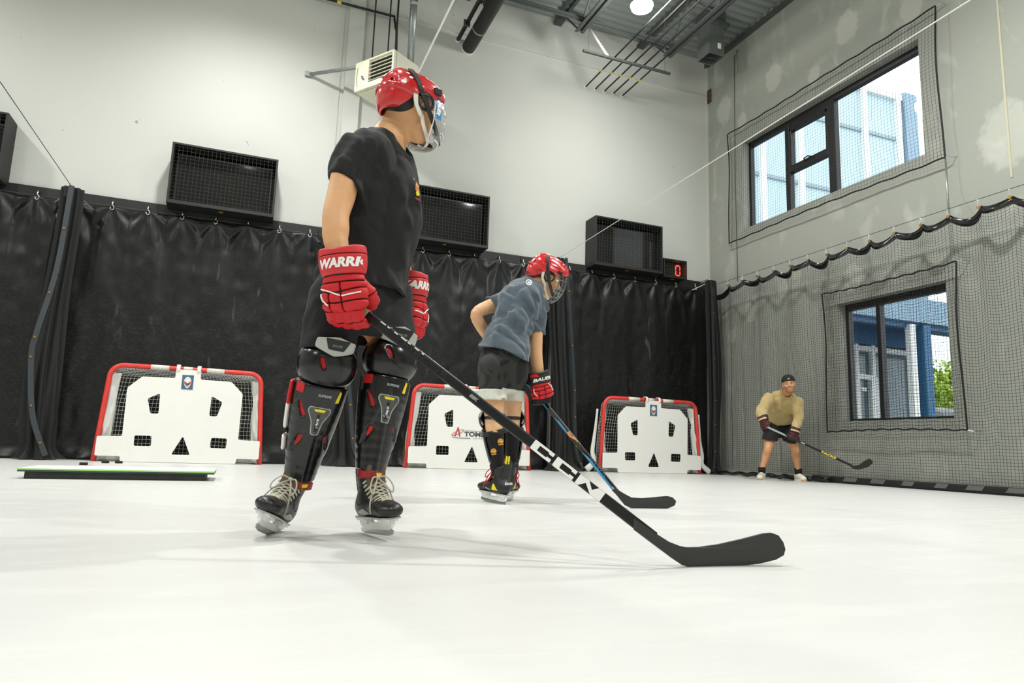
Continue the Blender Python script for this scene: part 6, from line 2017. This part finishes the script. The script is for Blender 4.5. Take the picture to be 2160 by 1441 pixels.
acc2 = [([(-.09, .02), (-.05, .06), (-.035, .06), (-.02, .02)], M_PRINTYEL, 'yellow_flash'), ([(.0, .018), (.05, .032), (.05, .022), (.01, .010)], mat('silver flash', '#8f9694', .3, .5), 'side_flash')]
f_l = unit(.80*F2-.60*SR2); f_r = unit(.96*F2+.22*SR2)
s_l = skate(Loc(at(1040, 1061, 3.77), basis(f_l, unit(UPV+.10*SR2)), .86), p2, acc2, M_LACERED, h=.005)
s_r = skate(Loc(at(1073, 1056, 3.93), basis(f_r, unit(UPV+.04*SR2)), .86), p2, acc2, M_LACERED, h=.005)
for s_, nm in ((s_l, 0), (s_r, 1)):
    f_ = (f_l, f_r)[nm]; c_ = (at(1040, 1061, 3.77), at(1073, 1056, 3.93))[nm]
    mb = MB()
    o = c_-f_*.115+UPV*.245
    sx_ = np.cross(f_, UPV)
    for k in (-1, 1): mb.bar(o+sx_*k*.009+UPV*.022-f_*.013, o+sx_*k*.009-UPV*.022-f_*.006, .010, .003, -f_)
    mb.build('heel_stripe', M_PRINTYEL, s_)
    v, f = text_mesh('BAUER', .018, .1, .0006)
    # heel lettering faces backwards
    put('heel_lettering', (c_-f_*.142+UPV*.115)+v[:, :1]*sx_+v[:, 1:2]*UPV, f, M_WHITEPRINT, s_)
# stick
b0 = at(1104, 796, 4.02); b1 = at(1300, 1036, 3.50)
def st2(on, Lg):
    M_SKY = mat('sky blue print', '#3d93c0', .4); M_SALMON = mat('salmon print', '#cf8a57', .4)
    for s0, s1 in ((.05, .30), (.36, .52), (.66, 1.0)):
        on('blue_flash', np.array([(s0*Lg, -.012, 0), (s1*Lg, -.012, 0), (s1*Lg-.03, -.004, 0), (s0*Lg+.05, -.001, 0)]), [(0, 1, 2, 3)], M_SKY, 0)
    on('pale_edge', np.array([(.0, .0115, 0), (.62*Lg, .0115, 0), (.62*Lg, .0138, 0), (.0, .0138, 0)]), [(0, 1, 2, 3)], M_GREYSTRIP, 0)
    on('salmon_mark', np.array([(0, -.010, 0), (.03, -.012, 0), (.085, .008, 0), (.09, .012, 0), (.055, .012, 0), (.03, -.002, 0), (.012, .010, 0), (0, .010, 0)]), [(0, 1, 2, 6, 7), (2, 3, 4, 5, 6)], M_SALMON, .50*Lg)
    on('yellow_mark', np.array([(.06, .004, 0), (.085, .004, 0), (.085, .011, 0), (.07, .011, 0)]), [(0, 1, 2, 3)], M_PRINTYEL, .502*Lg)
    v, f = text_mesh('NEXUS', .022, 0, -.0004, 0, 1.9, 1.1)
    on('shaft_name', v, f, M_SKY, .80*Lg, .003)
    v, f = text_mesh('GEO', .008, .2, .0004, 0, 1.4)
    on('shaft_print', v, f, M_WHITEPRINT, .955*Lg, -.004)
bl2 = [(1298, 1030), (1316, 1041), (1331.6, 1049.5), (1353, 1051), (1379, 1048.7), (1404, 1046), (1414, 1048.7), (1421, 1056.6), (1418, 1066), (1405, 1072), (1379, 1075.4), (1353, 1074.7), (1331.6, 1072), (1319, 1066), (1300, 1042.5), (1292, 1035)]
stick('dark hockey stick with light blue flashes held by the smaller bending player', b0, b1+unit(b1-b0)*.02, bl2, 3.44, lambda t: -.03*t**2, unit(CAMP-(b0+b1)/2), .029, .020, parts=st2)

# ------------------------------------------------------------------ person 3: the man by the net
V3 = unit(np.array([6.95, 7.5, 0])); SR3 = np.array([V3[1], -V3[0], 0]); TC3 = -V3
p3 = empty('person', (6.95, 7.52, 0), 'person crouching in tan sweatshirt, black shorts, backwards cap and white shoes by the net', 'person')
Q3 = {k: at(*v) for k, v in dict(pel=(1643, 898, 7.72), wst=(1646, 878, 7.62), che=(1648, 853, 7.50), upc=(1652, 840, 7.44), nek=(1659, 829, 7.36), hd=(1664, 811, 7.24),
      RS=(1620, 842, 7.42), RE=(1606, 868, 7.40), RW=(1611, 886, 7.22), LS=(1681, 848, 7.36), LE=(1683, 886, 7.30), LW=(1675, 912, 7.14),
      RH=(1629, 905, 7.70), RK=(1620, 948, 7.56), RN=(1607, 992, 7.62), LH=(1661, 906, 7.64), LK=(1677, 948, 7.40), LN=(1684, 994, 7.45)).items()}
HF3 = unit(TC3+.06*SR3-.10*UPV)
LH3 = Loc(Q3['hd'], basis(HF3, unit(UPV-.12*SR3)), 1.02)
rx3 = unit(SR3-.1*UPV)
def body3(P):
    d = skull(LH3.l(P))
    d = smin(d, sd_limb(P, [(Q3['upc'], .08, .07, rx3), (Q3['nek'], .062, .060, rx3), (Q3['hd']-.05*UPV-.02*HF3, .058, .058, rx3)]), .03)
    d = smin(d, sd_limb(P, [(Q3['pel'], .14, .11, rx3), (Q3['wst'], .14, .10, rx3), (Q3['che'], .15, .10, rx3), (Q3['upc'], .14, .07, rx3)]), .04)
    for q in 'RL':
        d = smin(d, sd_limb(P, [(Q3[q+'S'], .055, .055, rx3), (Q3[q+'E'], .042, .044, rx3), (Q3[q+'W'], .026, .026, rx3), (Q3[q+'W']+.02*unit(Q3[q+'W']-Q3[q+'E']), .022, .022, rx3)], kk=.02), .03)
        H_, K, N_ = Q3[q+'H'], Q3[q+'K'], Q3[q+'N']
        d = smin(d, sd_limb(P, [(H_, .085, .09, rx3), (H_*.5+K*.5, .074, .078, rx3), (K, .056, .060, rx3), (K*.72+N_*.28-.015*TC3, .054, .060, rx3), (K*.3+N_*.7, .038, .042, rx3), (N_, .035, .040, rx3), (N_-UPV*.06, .034, .040, rx3)]), .03)
    return d
pp = np.array(list(Q3.values()))
sdf_obj('body', body3, pp.min(0)-np.array([.16, .2, .13]), pp.max(0)+np.array([.16, .2, .2]), .0085, M_SKIN3, p3)
eyes(LH3, p3, M_HAIR)
def beard(P):
    d = skull(P)-.0015
    d = smax(d, -(skull(P)+.005), .001)
    x, y, z = P.T
    d = smax(d, z+.048-.35*np.abs(x)*(np.abs(x) < .07), .008)
    d = smax(d, .012-y, .008)
    return smax(d, -sd_ell(P, (0, .1, -.064), (.022, .03, .011)), .004)
LH3.sdf('beard', beard, (-.08, .0, -.13), (.08, .13, .01), .004, mat('brown stubble', '#a3714e', .8, var=(200, .4)), p3)
def capm(P):
    d = sd_ell(P, (0, -.012, .048), (.086, .106, .088))
    d = smax(d, .038-P[:, 2]+.25*P[:, 1]*-1*.0, .006)
    b = sd_ell(P, (0, -.125, .020), (.078, .075, .012))
    return smin(d, smax(b, P[:, 1]+.06, .004), .01)
cp = LH3.sdf('backwards_cap', capm, (-.1, -.21, -.0), (.1, .11, .15), .005, mat('black cap cloth', '#121212', .85), p3)
LH3.decal('cap_emblem', [[(-.012, -.007), (.012, -.007), (.014, .006), (-.010, .006)]], mat('gold print', '#c7b068', .5), cp, lambda P: sd_ell(P, (0, -.012, .048), (.086, .106, .088)), (0, .1, .066), (-1, 0, 0), (0, 0, 1), lift=.002)
# sweatshirt
def swt_torso(P):
    return sd_limb(P, [(Q3['pel']+UPV*.02+.02*TC3, .185, .150, rx3), (Q3['wst'], .195, .155, rx3), (Q3['che'], .200, .150, rx3), (Q3['upc'], .180, .115, rx3), (Q3['nek']-.02*HF3-UPV*.035, .10, .085, rx3), (Q3['nek']+UPV*.02, .075, .072, rx3)])
def swt_sleeves(P, cut):
    d = None
    for q in 'RL':
        S, E, W = Q3[q+'S'], Q3[q+'E'], Q3[q+'W']
        a = sd_limb(P, [(S, .085, .085, rx3), (S*.5+E*.5, .078, .080, rx3), (E, .070, .070, rx3), (E*.4+W*.6, .060, .060, rx3), (W+.06*unit(W-E), .052, .052, rx3)])
        if cut: a = smax(a, sd_plane(P, W-.005*unit(W-E), W-E), .006)
        d = a if d is None else np.minimum(d, a)
    return d
def swt(P):
    w = fold(P, UPV*.9-SR3*.2, 2.5, 9, .009, 8)+fold(P, SR3*.8+UPV*.6, 3, 12, .005, 2)
    t = swt_torso(P)
    d = smin(smax(t, sd_plane(P, at(1640, 899, 7.6), unit(-UPV+.12*SR3)), .01), swt_sleeves(P, True), .03)+w
    d = smax(d, -np.minimum(t+w+.022, np.maximum(swt_sleeves(P, False)+w+.022, -t)), .003)
    return smax(d, -sd_cap(P, Q3['nek']+.045*HF3-UPV*.0, Q3['nek']+.05*HF3+UPV*.12, .062, .07), .005)
lo, hi = box_of([Q3[k] for k in ('pel', 'nek', 'RS', 'LS', 'RE', 'LE', 'RW', 'LW')], np.array([.24, .26, .12]), np.array([.24, .24, .1]))
sdf_obj('sweatshirt', swt, lo, hi, .0085, M_TAN, p3)
RHm3, LHm3 = at(1627, 929, 7.60), at(1668, 930, 7.50)
mid3 = (RHm3+LHm3)/2
def sh3(P):
    d = sd_limb(P, [(Q3['pel']+UPV*.06, .165, .13, rx3), (Q3['pel']-UPV*.04, .175, .14, rx3)], kk=.02)
    for q in 'RL':
        H_, K = Q3[q+'H'], Q3[q+'K']
        d = smin(d, sd_limb(P, [(H_, .105, .115, rx3), (H_*.5+K*.5, .105, .108, rx3), (K+UPV*.02, .100, .100, rx3)], kk=.02), .02)
    d = d+fold(P, UPV, 3, 9, .007, 3)
    d = smax(d, -(d+.022), .003)
    s_ = np.where(((P-mid3)@SR3) > 0, sd_plane(P, LHm3, unit(-UPV+.1*SR3)), sd_plane(P, RHm3, unit(-UPV-.12*SR3)))
    return smax(d, s_, .005)
lo, hi = box_of([Q3['pel'], RHm3, LHm3], np.array([.24, .24, .05]), np.array([.24, .24, .14]))
sdf_obj('shorts', sh3, lo, hi, .0085, M_SHORTBLACK, p3)
# gloves, socks, shoes
z_r = unit(.25*SR3-UPV*.9+.2*TC3); LGa = Loc(Q3['RW']+.03*z_r, basis(unit(TC3*.75-.55*SR3), z_r), (1.05, 1.05, .80))
glove(LGa, p3, 'knit', curl=.95, h=.006)
z_l = unit(-.25*SR3-UPV*.95+.15*TC3); LGb = Loc(Q3['LW']+.02*z_l, basis(unit(TC3*.8+.4*SR3), z_l), (1.05, 1.05, .80), mir=-1)
glove(LGb, p3, 'knit', curl=.95, h=.006)
M_SHOE = mat('off white trainer', '#d8d6c4', .6, var=(50, .08)); M_SOLE = mat('tan gum sole', '#b98f5c', .6)
for q, (sx, sy), f_ in (('R', (1605, 1008), unit(TC3-.12*SR3)), ('L', (1689, 1012), unit(TC3+.35*SR3))):
    N_ = Q3[q+'N']
    c_ = np.array([N_[0], N_[1], 0])+.04*f_
    Ls = Loc(c_, basis(f_, UPV), 1.0)
    def shoe(P):
        d = sd_limb(P, [((0, -.095, .055), .036, .040, (1, 0, 0)), ((0, -.03, .060), .040, .044, (1, 0, 0)), ((0, .06, .050), .048, .036, (1, 0, 0)), ((0, .125, .042), .044, .028, (1, 0, 0)), ((0, .155, .038), .030, .022, (1, 0, 0))], kk=.02)
        d = smin(d, sd_cap(P, (0, -.06, .07), (0, -.055, .115), .042, .040), .03)
        d = smax(d, P[:, 2]-.112, .006)
        return smax(d, .022-P[:, 2], .003)
    so_ = Ls.sdf('trainer', shoe, (-.07, -.16, .01), (.07, .20, .14), .006, M_SHOE, p3)
    Ls.mb('sole', MB().prism(fillet([(-.034, -.135), (.034, -.135), (.040, -.03), (.052, .07), (.045, .15), (0, .185), (-.045, .15), (-.052, .07), (-.040, -.03)], .03), (0, 0, .014), (1, 0, 0), (0, 1, 0), .028), M_WHITE, so_, False)
    Ls.mb('toe_bumper', MB().prism(fillet([(-.044, .13), (.044, .13), (.038, .168), (0, .190), (-.038, .168)], .02), (0, 0, .012), (1, 0, 0), (0, 1, 0), .022), M_SOLE, so_, False)
    mb = MB()
    for i in range(5):
        y = .02+.018*i; z = .098-.0085*i
        mb.tube([(-.026, y, z-.006), (0, y+.004, z), (.026, y, z-.006)], .0035, 5)
    Ls.mb('lace', mb, M_WHITEPRINT, so_)
    Ls.mb('sock', MB().tube([(0, -.040, .09), (0, -.040, .165), (0, -.040, .17)], [.048, .052, .050], 14), M_SOCK, p3)
def st3(on, Lg):
    on('silver_panel', np.array([(.05, -.012, 0), (.34, -.012, 0), (.30, .010, 0), (.05, .012, 0)]), [(0, 1, 2, 3)], mat('silver print', '#a9aeac', .3, .4), 0)
    v, f = text_mesh('TACKS', .030, 0, .0012, 0, 2.0)
    on('shaft_name', v, f, mat('bright yellow print', '#e8d312', .5), .75*Lg)
    v, f = text_mesh('CCM', .014, 0, .0008, 0, 1.6)
    on('shaft_print', v, f, M_WHITEPRINT, .47*Lg)
c0 = at(1608, 896, 7.20); c1 = at(1798, 983, 6.33)
bl3 = [(1796, 981), (1799, 982.5), (1812, 981), (1826, 970), (1832, 968), (1837, 972), (1837, 978), (1828, 986), (1810, 991), (1801.5, 989.5), (1795, 985)]
stick('black hockey stick with yellow lettering held by the crouching man', c0, c1, bl3, 6.28, lambda t: -.03*t**2, unit(CAMP-(c0+c1)/2), .030, .022, parts=st3)
